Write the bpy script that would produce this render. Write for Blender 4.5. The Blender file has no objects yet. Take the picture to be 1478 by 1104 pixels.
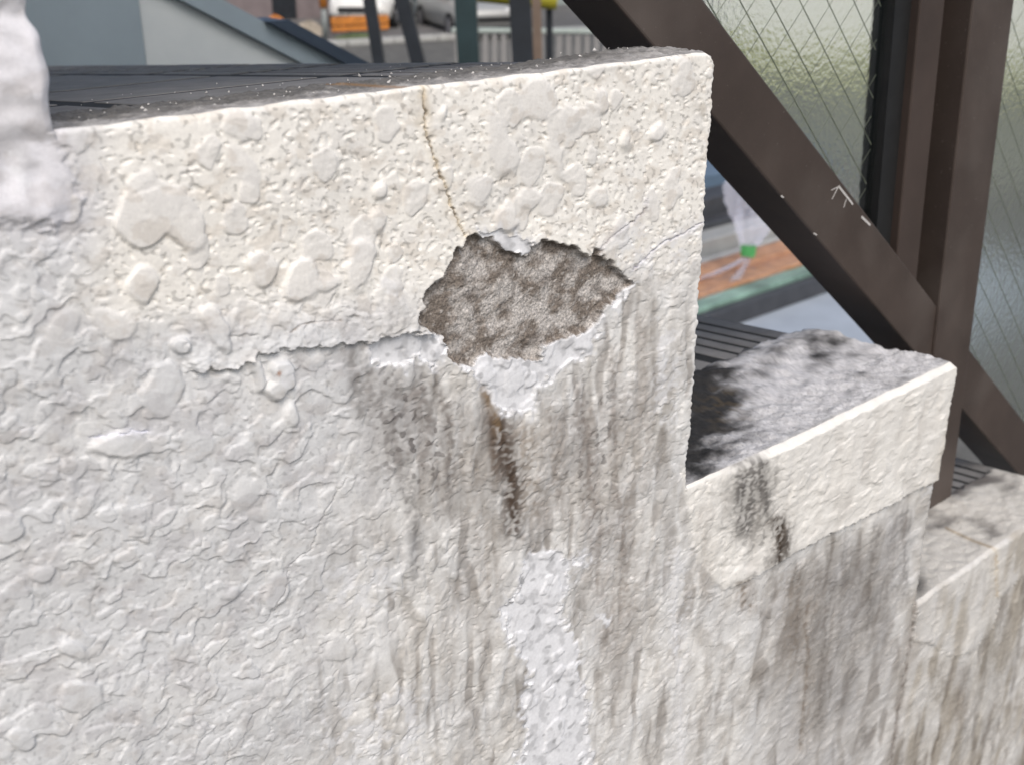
import bpy, bmesh, math, random
import numpy as np
from mathutils import Vector, Matrix

# ------------------------------------------------------------------ camera, sky, sun, exposure
SC = bpy.context.scene
COL = SC.collection
D_CAM = 0.30                       # camera stands 30 cm in front of the stair's side wall
F_PX, CX, CY = 1620.0, 739.0, 552.0
PITCH = math.radians(22.83); AZ = math.radians(48.817)   # AZ: angle between view and wall
FW = np.array([math.cos(AZ)*math.cos(PITCH), math.sin(AZ)*math.cos(PITCH), -math.sin(PITCH)])
RT = np.array([math.sin(AZ), -math.cos(AZ), 0.0])
UP = np.cross(RT, FW)
CAM = np.array([0.0, -D_CAM, 0.0])
cam = bpy.data.cameras.new('camera'); camo = bpy.data.objects.new('camera', cam); COL.objects.link(camo)
cam.sensor_width = 36; cam.lens = F_PX/1478*36
cam.clip_start = 0.02; cam.clip_end = 2000
camo.matrix_world = Matrix(((RT[0], UP[0], -FW[0], CAM[0]), (RT[1], UP[1], -FW[1], CAM[1]),
                            (RT[2], UP[2], -FW[2], CAM[2]), (0, 0, 0, 1)))
cam.dof.use_dof = True; cam.dof.focus_distance = 0.45; cam.dof.aperture_fstop = 18
SC.camera = camo

SUN_EL, SUN_AZ = math.radians(50), math.radians(244)     # direction towards the sun, azimuth from +X, counter-clockwise
world = bpy.data.worlds.new('World'); SC.world = world; world.use_nodes = True
wn = world.node_tree.nodes; wl = world.node_tree.links
sky = wn.new('ShaderNodeTexSky'); sky.sky_type = 'NISHITA'; sky.sun_disc = False
sky.sun_elevation = SUN_EL; sky.sun_rotation = math.pi/2 - SUN_AZ
sky.air_density = 1.0; sky.dust_density = 3.5; sky.ozone_density = 1.0
wl.new(sky.outputs[0], wn['Background'].inputs[0]); wn['Background'].inputs[1].default_value = 0.14
sun = bpy.data.lights.new('sun', 'SUN'); sun.energy = 2.0; sun.angle = math.radians(38); sun.color = (1.0, 0.975, 0.94)
suno = bpy.data.objects.new('sun', sun); COL.objects.link(suno)
sdir = Vector((math.cos(SUN_AZ)*math.cos(SUN_EL), math.sin(SUN_AZ)*math.cos(SUN_EL), math.sin(SUN_EL)))
suno.rotation_euler = sdir.to_track_quat('Z', 'Y').to_euler(); suno.location = (0, -3, 5)
SC.view_settings.view_transform = 'Standard'; SC.view_settings.look = 'None'
SC.view_settings.gamma = 1; SC.view_settings.use_curve_mapping = False
SC.view_settings.exposure = 0.06

# ------------------------------------------------------------------ helpers
def ray(px, py): return (px-CX)/F_PX*RT + FW - (py-CY)/F_PX*UP
def hit(px, py, ax, val):
    r = ray(px, py); t = (val-CAM[ax])/r[ax]; return CAM + t*r
def far(px, py, dist):                                   # a point at a horizontal distance
    r = ray(px, py); return CAM + r*dist/math.hypot(r[0], r[1])
GZ = -3.0                                                # street level below the camera
def ground(px, py): return hit(px, py, 2, GZ)

def lin(c): return tuple((v/255/12.92 if v <= 10 else ((v/255+0.055)/1.055)**2.4) for v in c)

def mesh_obj(name, verts, faces, mat=None, parent=None, smooth=False, loc=None):
    me = bpy.data.meshes.new(name); me.from_pydata([tuple(map(float, v)) for v in verts], [], [tuple(f) for f in faces]); me.update()
    bm = bmesh.new(); bm.from_mesh(me); bmesh.ops.recalc_face_normals(bm, faces=bm.faces); bm.to_mesh(me); bm.free()
    if smooth: me.polygons.foreach_set('use_smooth', [True]*len(me.polygons))
    if mat: me.materials.append(mat)
    o = bpy.data.objects.new(name, me); COL.objects.link(o)
    if parent: o.parent = parent
    if loc is not None: o.location = loc
    return o
def empty(name, loc=(0, 0, 0)):
    o = bpy.data.objects.new(name, None); COL.objects.link(o); o.location = loc; o.empty_display_size = .1; return o
def tag(o, label=None, cat=None, group=None, kind=None):
    if label: o['label'] = label
    if cat: o['category'] = cat
    if group: o['group'] = group
    if kind: o['kind'] = kind
    return o
class MB:
    def __init__(s): s.v = []; s.f = []
    def add(s, v, f):
        n = len(s.v); s.v += [tuple(map(float, p)) for p in v]; s.f += [tuple(i+n for i in q) for q in f]; return s
    def box(s, a, b, ch=0.0, M=None):
        (x0, y0, z0), (x1, y1, z1) = a, b
        if ch <= 0:
            v = [(x0,y0,z0),(x1,y0,z0),(x1,y1,z0),(x0,y1,z0),(x0,y0,z1),(x1,y0,z1),(x1,y1,z1),(x0,y1,z1)]
            f = [(0,3,2,1),(4,5,6,7),(0,1,5,4),(1,2,6,5),(2,3,7,6),(3,0,4,7)]
        else:
            c = ch; v = []; f = []
            for z, e in ((z0, c), (z0+c, 0), (z1-c, 0), (z1, c)):
                v += [(x0+c,y0+e,z),(x1-c,y0+e,z),(x1-e,y0+c,z),(x1-e,y1-c,z),(x1-c,y1-e,z),(x0+c,y1-e,z),(x0+e,y1-c,z),(x0+e,y0+c,z)]
            f.append(tuple(range(7, -1, -1))); f.append(tuple(range(24, 32)))
            for k in range(3):
                for i in range(8): j = (i+1) % 8; f.append((k*8+i, k*8+j, k*8+8+j, k*8+8+i))
        if M is not None: v = [tuple(M @ Vector(p)) for p in v]
        return s.add(v, f)
    def prism(s, poly, y0, y1, axis=1):                  # polygon in (x,z) swept along y (axis 1) or other axes
        n = len(poly); mk = {1: lambda p, t: (p[0], t, p[1]), 0: lambda p, t: (t, p[0], p[1]), 2: lambda p, t: (p[0], p[1], t)}[axis]
        v = [mk(p, y0) for p in poly] + [mk(p, y1) for p in poly]
        f = [tuple(range(n)), tuple(range(2*n-1, n-1, -1))] + [(i, i+n, (i+1) % n+n, (i+1) % n) for i in range(n)]
        return s.add(v, f)
    def tube(s, pts, r, n=8, cap=True):
        pts = [Vector(p) for p in pts]; rings = []; base = len(s.v)
        rs = r if isinstance(r, (list, tuple)) else [r]*len(pts)
        for i, p in enumerate(pts):
            d = (pts[min(i+1, len(pts)-1)]-pts[max(i-1, 0)]).normalized()
            a = d.cross(Vector((0, 0, 1)) if abs(d.z) < .9 else Vector((1, 0, 0))).normalized(); b = d.cross(a)
            s.v += [tuple(p+rs[i]*(math.cos(t)*a+math.sin(t)*b)) for t in [2*math.pi*k/n for k in range(n)]]
        for i in range(len(pts)-1):
            for k in range(n):
                k2 = (k+1) % n; s.f.append((base+i*n+k, base+i*n+k2, base+(i+1)*n+k2, base+(i+1)*n+k))
        if cap:
            s.f.append(tuple(base+k for k in range(n-1, -1, -1))); s.f.append(tuple(base+(len(pts)-1)*n+k for k in range(n)))
        return s
    def build(s, name, mat, parent=None, smooth=False): return mesh_obj(name, s.v, s.f, mat, parent, smooth)

# materials
def pmat(name, col, rough=.6, var=.12, scale=40, metal=0, bump=0, bscale=None, spec=.5, col2=None, detail=6, coords='Object'):
    m = bpy.data.materials.new(name); m.use_nodes = True; t = m.node_tree; b = t.nodes['Principled BSDF']
    b.inputs['Roughness'].default_value = rough; b.inputs['Metallic'].default_value = metal; b.inputs['Specular IOR Level'].default_value = spec
    tc = t.nodes.new('ShaderNodeTexCoord'); nz = t.nodes.new('ShaderNodeTexNoise')
    nz.inputs['Scale'].default_value = scale; nz.inputs['Detail'].default_value = detail; nz.inputs['Roughness'].default_value = .65
    t.links.new(tc.outputs[coords], nz.inputs['Vector'])
    rp = t.nodes.new('ShaderNodeValToRGB')
    c2 = col2 or tuple(c*(1-var*2) for c in col); c1 = tuple(min(1, c*(1+var)) for c in col)
    rp.color_ramp.elements[0].color = (*c2, 1); rp.color_ramp.elements[1].color = (*c1, 1)
    rp.color_ramp.elements[0].position = .32; rp.color_ramp.elements[1].position = .68
    t.links.new(nz.outputs[0], rp.inputs[0]); t.links.new(rp.outputs[0], b.inputs['Base Color'])
    if bump:
        n2 = t.nodes.new('ShaderNodeTexNoise'); n2.inputs['Scale'].default_value = bscale or scale*3; n2.inputs['Detail'].default_value = 5
        t.links.new(tc.outputs[coords], n2.inputs['Vector'])
        bp = t.nodes.new('ShaderNodeBump'); bp.inputs['Strength'].default_value = 1; bp.inputs['Distance'].default_value = bump
        t.links.new(n2.outputs[0], bp.inputs['Height']); t.links.new(bp.outputs[0], b.inputs['Normal'])
    return m
def attr_mat(name, rough, bump, bscale, var=.08, fscale=900, spec=.4):
    m = bpy.data.materials.new(name); m.use_nodes = True; t = m.node_tree; b = t.nodes['Principled BSDF']
    at = t.nodes.new('ShaderNodeAttribute'); at.attribute_name = 'tint'
    tc = t.nodes.new('ShaderNodeTexCoord'); nz = t.nodes.new('ShaderNodeTexNoise'); nz.inputs['Scale'].default_value = fscale; nz.inputs['Detail'].default_value = 4
    t.links.new(tc.outputs['Object'], nz.inputs['Vector'])
    mr = t.nodes.new('ShaderNodeMapRange'); mr.inputs[1].default_value = .3; mr.inputs[2].default_value = .7
    mr.inputs[3].default_value = 1-var; mr.inputs[4].default_value = 1+var; t.links.new(nz.outputs[0], mr.inputs[0])
    mx = t.nodes.new('ShaderNodeVectorMath'); mx.operation = 'SCALE'
    t.links.new(at.outputs['Color'], mx.inputs[0]); t.links.new(mr.outputs[0], mx.inputs['Scale']); t.links.new(mx.outputs[0], b.inputs['Base Color'])
    n2 = t.nodes.new('ShaderNodeTexNoise'); n2.inputs['Scale'].default_value = bscale; n2.inputs['Detail'].default_value = 4
    t.links.new(tc.outputs['Object'], n2.inputs['Vector'])
    bp = t.nodes.new('ShaderNodeBump'); bp.inputs['Distance'].default_value = bump; t.links.new(n2.outputs[0], bp.inputs['Height']); t.links.new(bp.outputs[0], b.inputs['Normal'])
    b.inputs['Roughness'].default_value = rough; b.inputs['Specular IOR Level'].default_value = spec
    return m

M_plaster = attr_mat('painted_stucco', .62, .00006, 1100, .05)
M_mortar = attr_mat('bare_mortar', .95, .0007, 1000, .42, 1100, .1)
M_under = attr_mat('chalky_undercoat', .85, .00012, 900, .08, 500, .2)
M_bed = attr_mat('weathered_tread_mortar', .9, .0004, 900, .12, 1300, .2)
M_tile = pmat('grey_tread_tile', (.20, .195, .19), .85, .10, 45, bump=.0003, bscale=900, col2=(.155, .15, .146), spec=.3)
M_joint = pmat('dark_joint', (.012, .012, .012), .9, .2, 200)
M_brown = pmat('bronze_aluminium', (.070, .052, .043), .42, .10, 18, metal=.15, bump=.00005, bscale=1500)
def dusty(m, amt=.5, scale=160):
    t = m.node_tree; b = t.nodes['Principled BSDF']; old = b.inputs['Base Color'].links[0].from_socket
    tc = t.nodes.new('ShaderNodeTexCoord'); vo = t.nodes.new('ShaderNodeTexNoise'); vo.inputs['Scale'].default_value = scale*4; vo.inputs['Detail'].default_value = 2
    t.links.new(tc.outputs['Object'], vo.inputs['Vector'])
    mr = t.nodes.new('ShaderNodeMapRange'); mr.inputs[1].default_value = .70; mr.inputs[2].default_value = .78; mr.inputs[4].default_value = amt; t.links.new(vo.outputs[0], mr.inputs[0])
    n3 = t.nodes.new('ShaderNodeTexNoise'); n3.inputs['Scale'].default_value = 14; n3.inputs['Detail'].default_value = 6; t.links.new(tc.outputs['Object'], n3.inputs['Vector'])
    m2 = t.nodes.new('ShaderNodeMapRange'); m2.inputs[1].default_value = .5; m2.inputs[2].default_value = .8; m2.inputs[4].default_value = .16; t.links.new(n3.outputs[0], m2.inputs[0])
    ad = t.nodes.new('ShaderNodeMath'); ad.operation = 'MAXIMUM'; t.links.new(mr.outputs[0], ad.inputs[0]); t.links.new(m2.outputs[0], ad.inputs[1])
    mx = t.nodes.new('ShaderNodeMix'); mx.data_type = 'RGBA'; t.links.new(ad.outputs[0], mx.inputs[0]); t.links.new(old, mx.inputs[6]); mx.inputs[7].default_value = (.30, .27, .24, 1)
    t.links.new(mx.outputs[2], b.inputs['Base Color'])
    rg = t.nodes.new('ShaderNodeMapRange'); rg.inputs[3].default_value = .32; rg.inputs[4].default_value = .6; t.links.new(n3.outputs[0], rg.inputs[0]); t.links.new(rg.outputs[0], b.inputs['Roughness'])
dusty(M_brown)
M_brown2 = pmat('bronze_aluminium_bead', (.066, .048, .040), .40, .10, 18, metal=.15)
M_black = pmat('black_gasket', (.010, .010, .010), .6, .2, 60)
M_scr = pmat('scratched_metal', (.55, .53, .5), .5, .1, 300)

# ------------------------------------------------------------------ numpy noise
_rng = np.random.RandomState(7)
_perm = _rng.permutation(4096).astype(np.int32); _perm = np.concatenate([_perm, _perm])
_ga = _rng.rand(4096)*2*math.pi; _gx = np.cos(_ga).astype(np.float32)*1.5; _gy = np.sin(_ga).astype(np.float32)*1.5
_r1 = _rng.rand(4096); _r2 = _rng.rand(4096); _r3 = _rng.rand(4096)
def _h(i, j, seed): return _perm[_perm[(i+seed*131) & 4095] + (j & 4095)]
def pn(x, y, seed=0):
    x = np.asarray(x, np.float32); y = np.asarray(y, np.float32)
    ca, sa = math.cos(seed*1.3+.4), math.sin(seed*1.3+.4); x, y = x*ca-y*sa, x*sa+y*ca
    xf = np.floor(x); yf = np.floor(y); xi = xf.astype(np.int32); yi = yf.astype(np.int32); fx = x-xf; fy = y-yf
    u = fx*fx*fx*(fx*(fx*6-15)+10); v = fy*fy*fy*(fy*(fy*6-15)+10)
    p0 = _perm[(xi+seed*131) & 4095]; p1 = _perm[(xi+1+seed*131) & 4095]; y0 = yi & 4095; y1 = (yi+1) & 4095
    k = _perm[p0+y0]; a = _gx[k]*fx+_gy[k]*fy
    k = _perm[p1+y0]; b = _gx[k]*(fx-1)+_gy[k]*fy
    k = _perm[p0+y1]; c = _gx[k]*fx+_gy[k]*(fy-1)
    k = _perm[p1+y1]; d = _gx[k]*(fx-1)+_gy[k]*(fy-1)
    a += (b-a)*u; c += (d-c)*u; return a+(c-a)*v
def fbm(x, y, seed=0, o=3):
    s = 0; a = 1
    for k in range(o): s = s+a*pn(x*2**k, y*2**k, seed+k); a *= .5
    return s
def sst(a, b, x): t = np.clip((x-a)/(b-a), 0, 1); return t*t*(3-2*t)
def blobs(x, y, seed, prob, rmin, rmax, ax=1.0, ay=1.0):  # random lens-like drops, cell size 1; returns soft inside value (max)
    xi = np.floor(x).astype(np.int64); yi = np.floor(y).astype(np.int64); out = np.zeros_like(x)
    for a in (-1, 0, 1):
        for b in (-1, 0, 1):
            k = _h(xi+a, yi+b, seed); k2 = _h(xi+a, yi+b, seed+17)
            cx = xi+a+_r1[k]; cy = yi+b+_r2[k]; r = rmin+(rmax-rmin)*_r3[k]
            d = np.sqrt(((x-cx)*ax)**2+((y-cy)*ay)**2)
            out = np.maximum(out, np.where(_r1[k2] < prob, 1-d/r, 0))
    return out
def poly_sd(px, py, poly, margin=30):
    P = np.array(poly, float); out = np.full(px.shape, -99.0)
    m = (px > P[:, 0].min()-margin) & (px < P[:, 0].max()+margin) & (py > P[:, 1].min()-margin) & (py < P[:, 1].max()+margin)
    x = px[m]; y = py[m]; d = np.full(x.shape, 1e9); ins = np.zeros(x.shape, bool)
    for i in range(len(P)):
        ax, ay = P[i]; bx, by = P[(i+1) % len(P)]; ex, ey = bx-ax, by-ay
        t = np.clip(((x-ax)*ex+(y-ay)*ey)/(ex*ex+ey*ey+1e-9), 0, 1)
        d = np.minimum(d, np.hypot(x-ax-t*ex, y-ay-t*ey))
        c = (ay > y) != (by > y); ins ^= c & (x < ex*(y-ay)/(ey if abs(ey) > 1e-9 else 1e-9)+ax)
    out[m] = np.where(ins, d, -d); return out
def line_d(px, py, pts, margin=60):                      # distance to a polyline and 0..1 position along it
    P = np.array(pts, float); out = np.full(px.shape, 999.0); tt = np.zeros(px.shape); side = np.zeros(px.shape)
    m = (px > P[:, 0].min()-margin) & (px < P[:, 0].max()+margin) & (py > P[:, 1].min()-margin) & (py < P[:, 1].max()+margin)
    x = px[m]; y = py[m]; d = np.full(x.shape, 999.0); ta = np.zeros(x.shape); sd = np.zeros(x.shape); n = len(P)-1
    for i in range(n):
        ax, ay = P[i]; bx, by = P[i+1]; ex, ey = bx-ax, by-ay
        t = np.clip(((x-ax)*ex+(y-ay)*ey)/(ex*ex+ey*ey), 0, 1); q = np.hypot(x-ax-t*ex, y-ay-t*ey)
        b = q < d; d = np.where(b, q, d); ta = np.where(b, (i+t)/n, ta); sd = np.where(b, ((x-ax)*ey-(y-ay)*ex), sd)
    out[m] = d; tt[m] = ta; side[m] = np.sign(sd); return out, tt, side
def to_px(X, Y, Z):
    qx, qy, qz = X-CAM[0], Y-CAM[1], Z-CAM[2]
    zc = qx*FW[0]+qy*FW[1]+qz*FW[2]; zc = np.where(zc < .02, .02, zc)
    return CX+F_PX*(qx*RT[0]+qy*RT[1]+qz*RT[2])/zc, CY-F_PX*(qx*UP[0]+qy*UP[1]+qz*UP[2])/zc

# ------------------------------------------------------------------ the stair's outline (X along the wall, Z up)
NOSE = [.1043, .3725, .6195, .872]; TOPZ = [.146, -.0531, -.2522, -.4263]
while TOPZ[-1] > GZ+.19: TOPZ.append(TOPZ[-1]-.192)
while len(NOSE) < len(TOPZ): NOSE.append(NOSE[-1]+.25)
TOPZ[-1] = GZ+.15
XMIN = -1.2
def top_at(x):
    out = np.full(np.shape(x), TOPZ[0]+0.0)
    for k in range(len(NOSE)): out = np.where(x > NOSE[k]+1e-7, TOPZ[k+1] if k+1 < len(TOPZ) else GZ-1, out)
    return out
SLOPE = .0965                                            # the treads fall away from the side wall

def relief(X, Z):
    """height (metres, towards the viewer's side) and albedo of the painted stucco at a point of the wall"""
    PX, PY = to_px(X, 0*X, Z); u = X*1000; v = Z*1000
    jx = 5*pn(u/3.2, v/2.6, 40)+3*pn(u/1.6, v/1.4, 41)   # ragged edges, in photo pixels
    jy = 5*pn(u/3.2, v/2.6, 42)+3*pn(u/1.6, v/1.4, 43)
    # zones
    up = sst(-40, 60, (470-.10*(PX-300))-PY)*sst(60, 200, PX)*(PX < 1100)     # the smoother band along the top
    up = np.maximum(up, 0)
    rgt = sst(420, 620, PX+.25*(PY-700)+40*pn(u/30, v/30, 5))*(1-up)           # runs and grit, right below
    lft = 1-np.maximum(up, rgt)
    # domain warp, then sagging drops
    wu = u+2.8*fbm(u/13, v/13, 1, 2)+(1.0-.65*up)*pn(u/3.6, v/3.6, 6); wv = v+2.8*fbm(u/13, v/13, 3, 2)+(1.0-.65*up)*pn(u/3.6, v/3.6, 7)
    def stucco(wu, wv):
        a = pn(wu/13, wv/11, 11)+.42*pn(wu/6, wv/5.2, 12)
        return sst(.02, .15, a)*.75+.30*np.clip(a, -.3, 1)
    def waves(wu, wv):
        b = pn(wu/6.5, wv/4.0, 21)+.45*pn(wu/3.4, wv/2.4, 22)
        return sst(-.15, .45, b)
    s0 = stucco(wu, wv); S = stucco(wu, wv+1.3*s0)
    w0 = waves(wu, wv); W = waves(wu, wv+.6*w0)
    sx = 1+.35*sst(.3, .75, X)                              # coarser along the wall where it recedes
    grit = fbm(u/2.6/sx, v/2.3, 31, 2)
    runs = pn(u/(6.5*sx)+.55*pn(u/11, v/24, 33), v/75, 34)+.4*pn(u/(3.4*sx)+.4*pn(u/9, v/18, 32), v/50, 35)
    gr2 = sst(-.2, .5, pn(wu/4.6/sx, wv/3.4, 36)+.6*pn(wu/2.3/sx, wv/1.9, 37))
    # soft islands in the upper band
    i1 = blobs(wu/13, wv/15, 51, .55, .22, .48); i2 = blobs(wu/6+7, wv/6, 52, .45, .2, .5); 
    isl = sst(0, .16, i1)*.8+.35*i1+sst(0, .25, i2)*.22
    b3 = blobs(wu/6.5+3, wv/6.5, 56, .75, .25, .55); b4 = blobs(wu/(5.5*sx)+5, wv/7.0, 57, .85, .22, .55); b5 = blobs(wu/(9*sx)+9, wv/15, 58, .7, .2, .5)
    drop = sst(0, .22, b3)*.45+.25*b3; nub = sst(0, .3, b4)*.4+.4*b4; nub2 = sst(0, .2, b5)*.5+.3*b5
    pits = sst(.1, .6, blobs(wu/3.4, wv/3.0, 55, .5, .2, .55))
    h = up*(.46*isl+.12*sst(-.1, .5, pn(wu/5, wv/4, 23))-.40*pits*(1-sst(0, .1, i1))+.06*grit)
    vary = sst(-.35, .35, pn(u/32, v/32, 25))
    h = h+lft*(.66*S*(.7+.3*vary)+.12*W*(1-.7*vary)+.55*drop*(1-.5*vary)+.05*grit-.22*pits*(1-sst(0, .1, b3)))
    h = h+rgt*(.26*S+.50*runs*(.5+.5*sst(-.3, .2, pn(u/30, v/45, 39)))+.10*gr2+.55*nub*(.4+.6*sst(-.3, .3, pn(u/20, v/30, 38)))+.60*nub2+.03*grit-.30*pits*(1-sst(0, .1, b4))*sst(.5, .38, X))
    h = h+1.1*pn(u/48, v/48, 61)
    # far flights of wall: coarser grit
    smooth = np.zeros_like(h); bmask = np.zeros_like(h)
    # drops traced on the wall
    for cx, cy, rx, ry, an, hh in BLOB:
        m = (abs(PX-cx) < max(rx, ry)+16) & (abs(PY-cy) < max(rx, ry)+16)
        x = PX[m]-cx+7*pn(u[m]/9, v[m]/9, 70)+2*pn(u[m]/3.5, v[m]/3.5, 72); y = PY[m]-cy+7*pn(u[m]/9, v[m]/9, 71)+2*pn(u[m]/3.5, v[m]/3.5, 73); c, s = math.cos(an), math.sin(an)
        if not len(x): continue
        q = np.sqrt(((x*c+y*s)/rx)**2+((-x*s+y*c)/ry)**2); dd = (1-q)*min(rx, ry)
        k = sst(-2, 5, dd); bmask[m] = np.maximum(bmask[m], k); hh = hh*.75; h[m] = h[m]*(1-.8*k)+k*(hh+.35*np.clip(1-q, 0, 1)+.1)
    # rounded paint over the corner of the step above
    cor = poly_sd(PX+1.5*jx, PY+1.5*jy, [(-200, -200), (95, -200), (80, 190), (88, 215), (110, 285), (108, 312), (80, 328), (40, 318), (0, 322), (-200, 330)], 60)
    k = sst(-16, 14, cor+8*pn(u/9, v/9, 76)); h = h*(1-.85*k)+k*(1.3+1.5*fbm(u/17, v/15, 75, 2)+.35*pn(u/5, v/5, 77)); smooth = np.maximum(smooth, k)
    # main ledge: the coat above stands proud of the coat below
    d, t, sd = line_d(PX+1.2*jx, PY+1.2*jy, L1, 130)
    k = np.exp(-d/45)*(d < 150)*sst(0, .06, t)*np.where(sd > 0, 1, 0); h = h+2.3*k
    d2 = sst(9, 1, d)*(sd <= 0); h = h-.7*d2*sst(0, .05, t)
    # ledge on the second step
    up2 = poly_sd(PX+.5*jx, PY+.5*jy, L2+[(1392, 668), (1392, 480), (980, 680), (1000, 800)], 60)
    h = h+3.4*sst(-1, 2.5, up2)*sst(1010, 1130, PX)
    low2 = poly_sd(PX, PY, [(1040, 855)]+L2[1:]+[(1372, 690), (1318, 872), (1270, 1250), (1000, 1250)], 40)
    # third step: rounded flap
    fl = poly_sd(PX+.7*jx, PY+.7*jy, [(1316, 868), (1480, 752), (1600, 660), (1600, 720), (1442, 862), (1432, 905), (1402, 940), (1372, 948), (1345, 930), (1318, 925)], 30)
    h = h+1.4*sst(-1, 3, fl)
    # cracks
    for pts, wd, dp, c in CRACK:
        d, t, sd = line_d(PX+.45*jx, PY+.45*jy, pts, 25); h = h-dp*sst(wd, 0, d)
        h = h+.35*dp*sst(wd*4, wd*1.5, d)*(sd > 0)*(wd > 1.6)
    # spalled patch down to the mortar, and bare undercoat
    j2x = 6*pn(u/5, v/4, 44)+3*pn(u/2.4, v/2.2, 45); j2y = 6*pn(u/5, v/4, 46)+3*pn(u/2.4, v/2.2, 47)
    sp = poly_sd(PX+j2x, PY+j2y, SPALL, 40)
    un = np.full_like(h, -99.)
    for P in UNDER: un = np.maximum(un, poly_sd(PX+1.5*j2x+5*pn(u/9, v/9, 48), PY+1.5*j2y+5*pn(u/9, v/9, 49), P, 40))
    un = np.where(sp > 0, -99, un)
    lip = np.exp(-np.abs(np.maximum(sp, -40))/14)*(sp <= 0)*(un < 0); h = h+.5*lip
    k = sst(-1, 2.5, un); hu = -.8+.5*fbm(u/18, v/18, 81, 2)+.6*sst(0, .4, blobs(wu/12, wv/13, 89, .7, .2, .6)); h = h*(1-k)+k*(hu+.5*(PY > 780))
    k = sst(-2, 3.5, sp); hs = -3.0+.8*fbm(u/13, v/13, 83, 2)+.25*pn(u/2.6, v/2.4, 85)+.35*blobs(u/3, v/2.8, 87, .6, .25, .6)+.4*sst(0, .5, blobs(u/7, v/7, 88, .35, .15, .4)); h = h*(1-k)+k*hs
    # ---------------- albedo
    cream = np.array(lin((242, 238, 229))); grey = np.array(lin((213, 213, 212))); mauve = np.array(lin((224, 222, 225)))
    w = np.clip(up*1.0+.35*rgt+.25*pn(u/25, v/25, 90), 0, 1)[:, None]
    c = grey*(1-w)+cream*w
    k0 = np.exp(-np.maximum(-cor, 0)/25)*.9; k = k0[:, None]; c = c*(1-k)+mauve*k
    c = c*(1+.05*fbm(u/7, v/7, 91, 3))[:, None]
    k = (np.clip(sst(0, .12, i1)+.6*sst(0, .2, i2), 0, 1)*up*.55)[:, None]; c = c*(1-k)+np.array(lin((222, 219, 214)))*k       # the flattened drops are greyer
    k = (bmask*.6*(up > .2))[:, None]; c = c*(1-k)+np.array(lin((226, 223, 218)))*k
    k = (sst(.2, .5, fbm(u/16, v/14, 111, 4)+.1)*lft*.5)[:, None]; c = c*(1-k)+np.array(lin((190, 188, 188)))*k
    # soiling with shapes of its own: blotches, streaks, grime
    blot = sst(.12, .5, fbm(u/9, v/7, 92, 4)); c = c*(1-(blot*.16*(up*.9+.6*lft))[:, None]*np.array([.8, .95, 1.1]))
    spk = sst(.36, .58, pn(u/2.0, v/1.8, 93)+.35*pn(u/7, v/7, 94)); spk = spk*(1-.9*bmask)*(1-.9*sst(0, .1, i1)*up)*(1-k0); c = c*(1-(spk*(.34*up+.22*lft))[:, None])
    u2 = sst(-2, 6, up2); k = (u2*.6)[:, None]; c = c*(1-k)+cream*k
    low = np.clip(rgt, 0, 1)*(1-.65*np.maximum(u2, sst(-2, 6, fl)))*(.3+.7*sst(.0, .02, top_at(X)-Z))
    st = .65*sst(-.35, .55, fbm(u/(11+14*sst(.4, .75, X))+.6*pn(u/14, v/22, 95), v/60, 96, 2))+.35*sst(-.3, .5, fbm(u/6/sx, v/9, 85, 3))
    k = (low*st*.34)[:, None]; c = c*(1-k*np.array([.92, .98, 1.05]))
    k = (low*sst(.05, .5, -runs)*(.35+.65*sst(-.3, .35, fbm(u/22, v/30, 115, 3)))*.42)[:, None]; c = c*(1-k*np.array([.94, .99, 1.03]))   # run-off lines
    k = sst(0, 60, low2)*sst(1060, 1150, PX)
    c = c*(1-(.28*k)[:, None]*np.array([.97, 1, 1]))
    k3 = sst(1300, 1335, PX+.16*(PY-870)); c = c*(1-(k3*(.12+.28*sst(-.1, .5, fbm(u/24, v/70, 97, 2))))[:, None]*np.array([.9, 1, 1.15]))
    sp_n = .8*pn(u/2.6, v/2.0, 98)+.6*pn(u/5, v/4, 99)
    reg = np.exp(-((PX-590-.25*(PY-600))/75)**2-((PY-620)/120)**2)+.8*np.exp(-((PX-860)/60)**2-((PY-650)/140)**2)+.6*np.exp(-((PX-1090)/50)**2-((PY-760)/90)**2)
    k = (np.clip(reg, 0, 1)*sst(.34, .56, .9*pn(u/3.6, v/3.2, 112)+.35*pn(u/1.9, v/1.7, 114)+.3*pn(u/9, v/11, 113))*.8)[:, None]; c = c*(1-k)+np.array(lin((70, 66, 64)))*k
    sn = 7*pn(u/6, v/20, 100); sp_n = sp_n+.7*pn(u/4, v/18, 101)
    for pts, wd, amt, colr, dens in STREAK:
        d, t, sd = line_d(PX+sn, PY, pts, 110)
        k = np.exp(-(d/wd)**2)*sst(0, .12, t)*sst(1.0, .72, t)*amt
        k = k*(.45+.55*sst(dens-.4, dens+.5, sp_n))
        c = c*(1-k[:, None])+np.array(lin(colr))*k[:, None]
    cn = sst(-.2, .4, pn(u/4, v/6, 102))
    for pts, wd, dp, colr in CRACK:
        if colr is None: continue
        d, t, sd = line_d(PX+.45*jx, PY+.45*jy, pts, 30); k = (.9*sst(wd*1.7, wd*.3, d)*(.35+.65*cn))[:, None]; c = c*(1-k)+np.array(lin(colr[0]))*k
        k = (.5*np.exp(-d/(wd*3.5))*(1-.6*cn))[:, None]; c = c*(1-k)+np.array(lin(colr[1]))*k
    wht = np.array(lin((229, 229, 230)))
    for P in WHITE:
        k = (sst(-14, 10, poly_sd(PX+3*jx, PY+3*jy, P, 30))*.55*sst(-.25, .25, fbm(u/8, v/8, 103, 3)))[:, None]; c = c*(1-k)+wht*k
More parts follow.
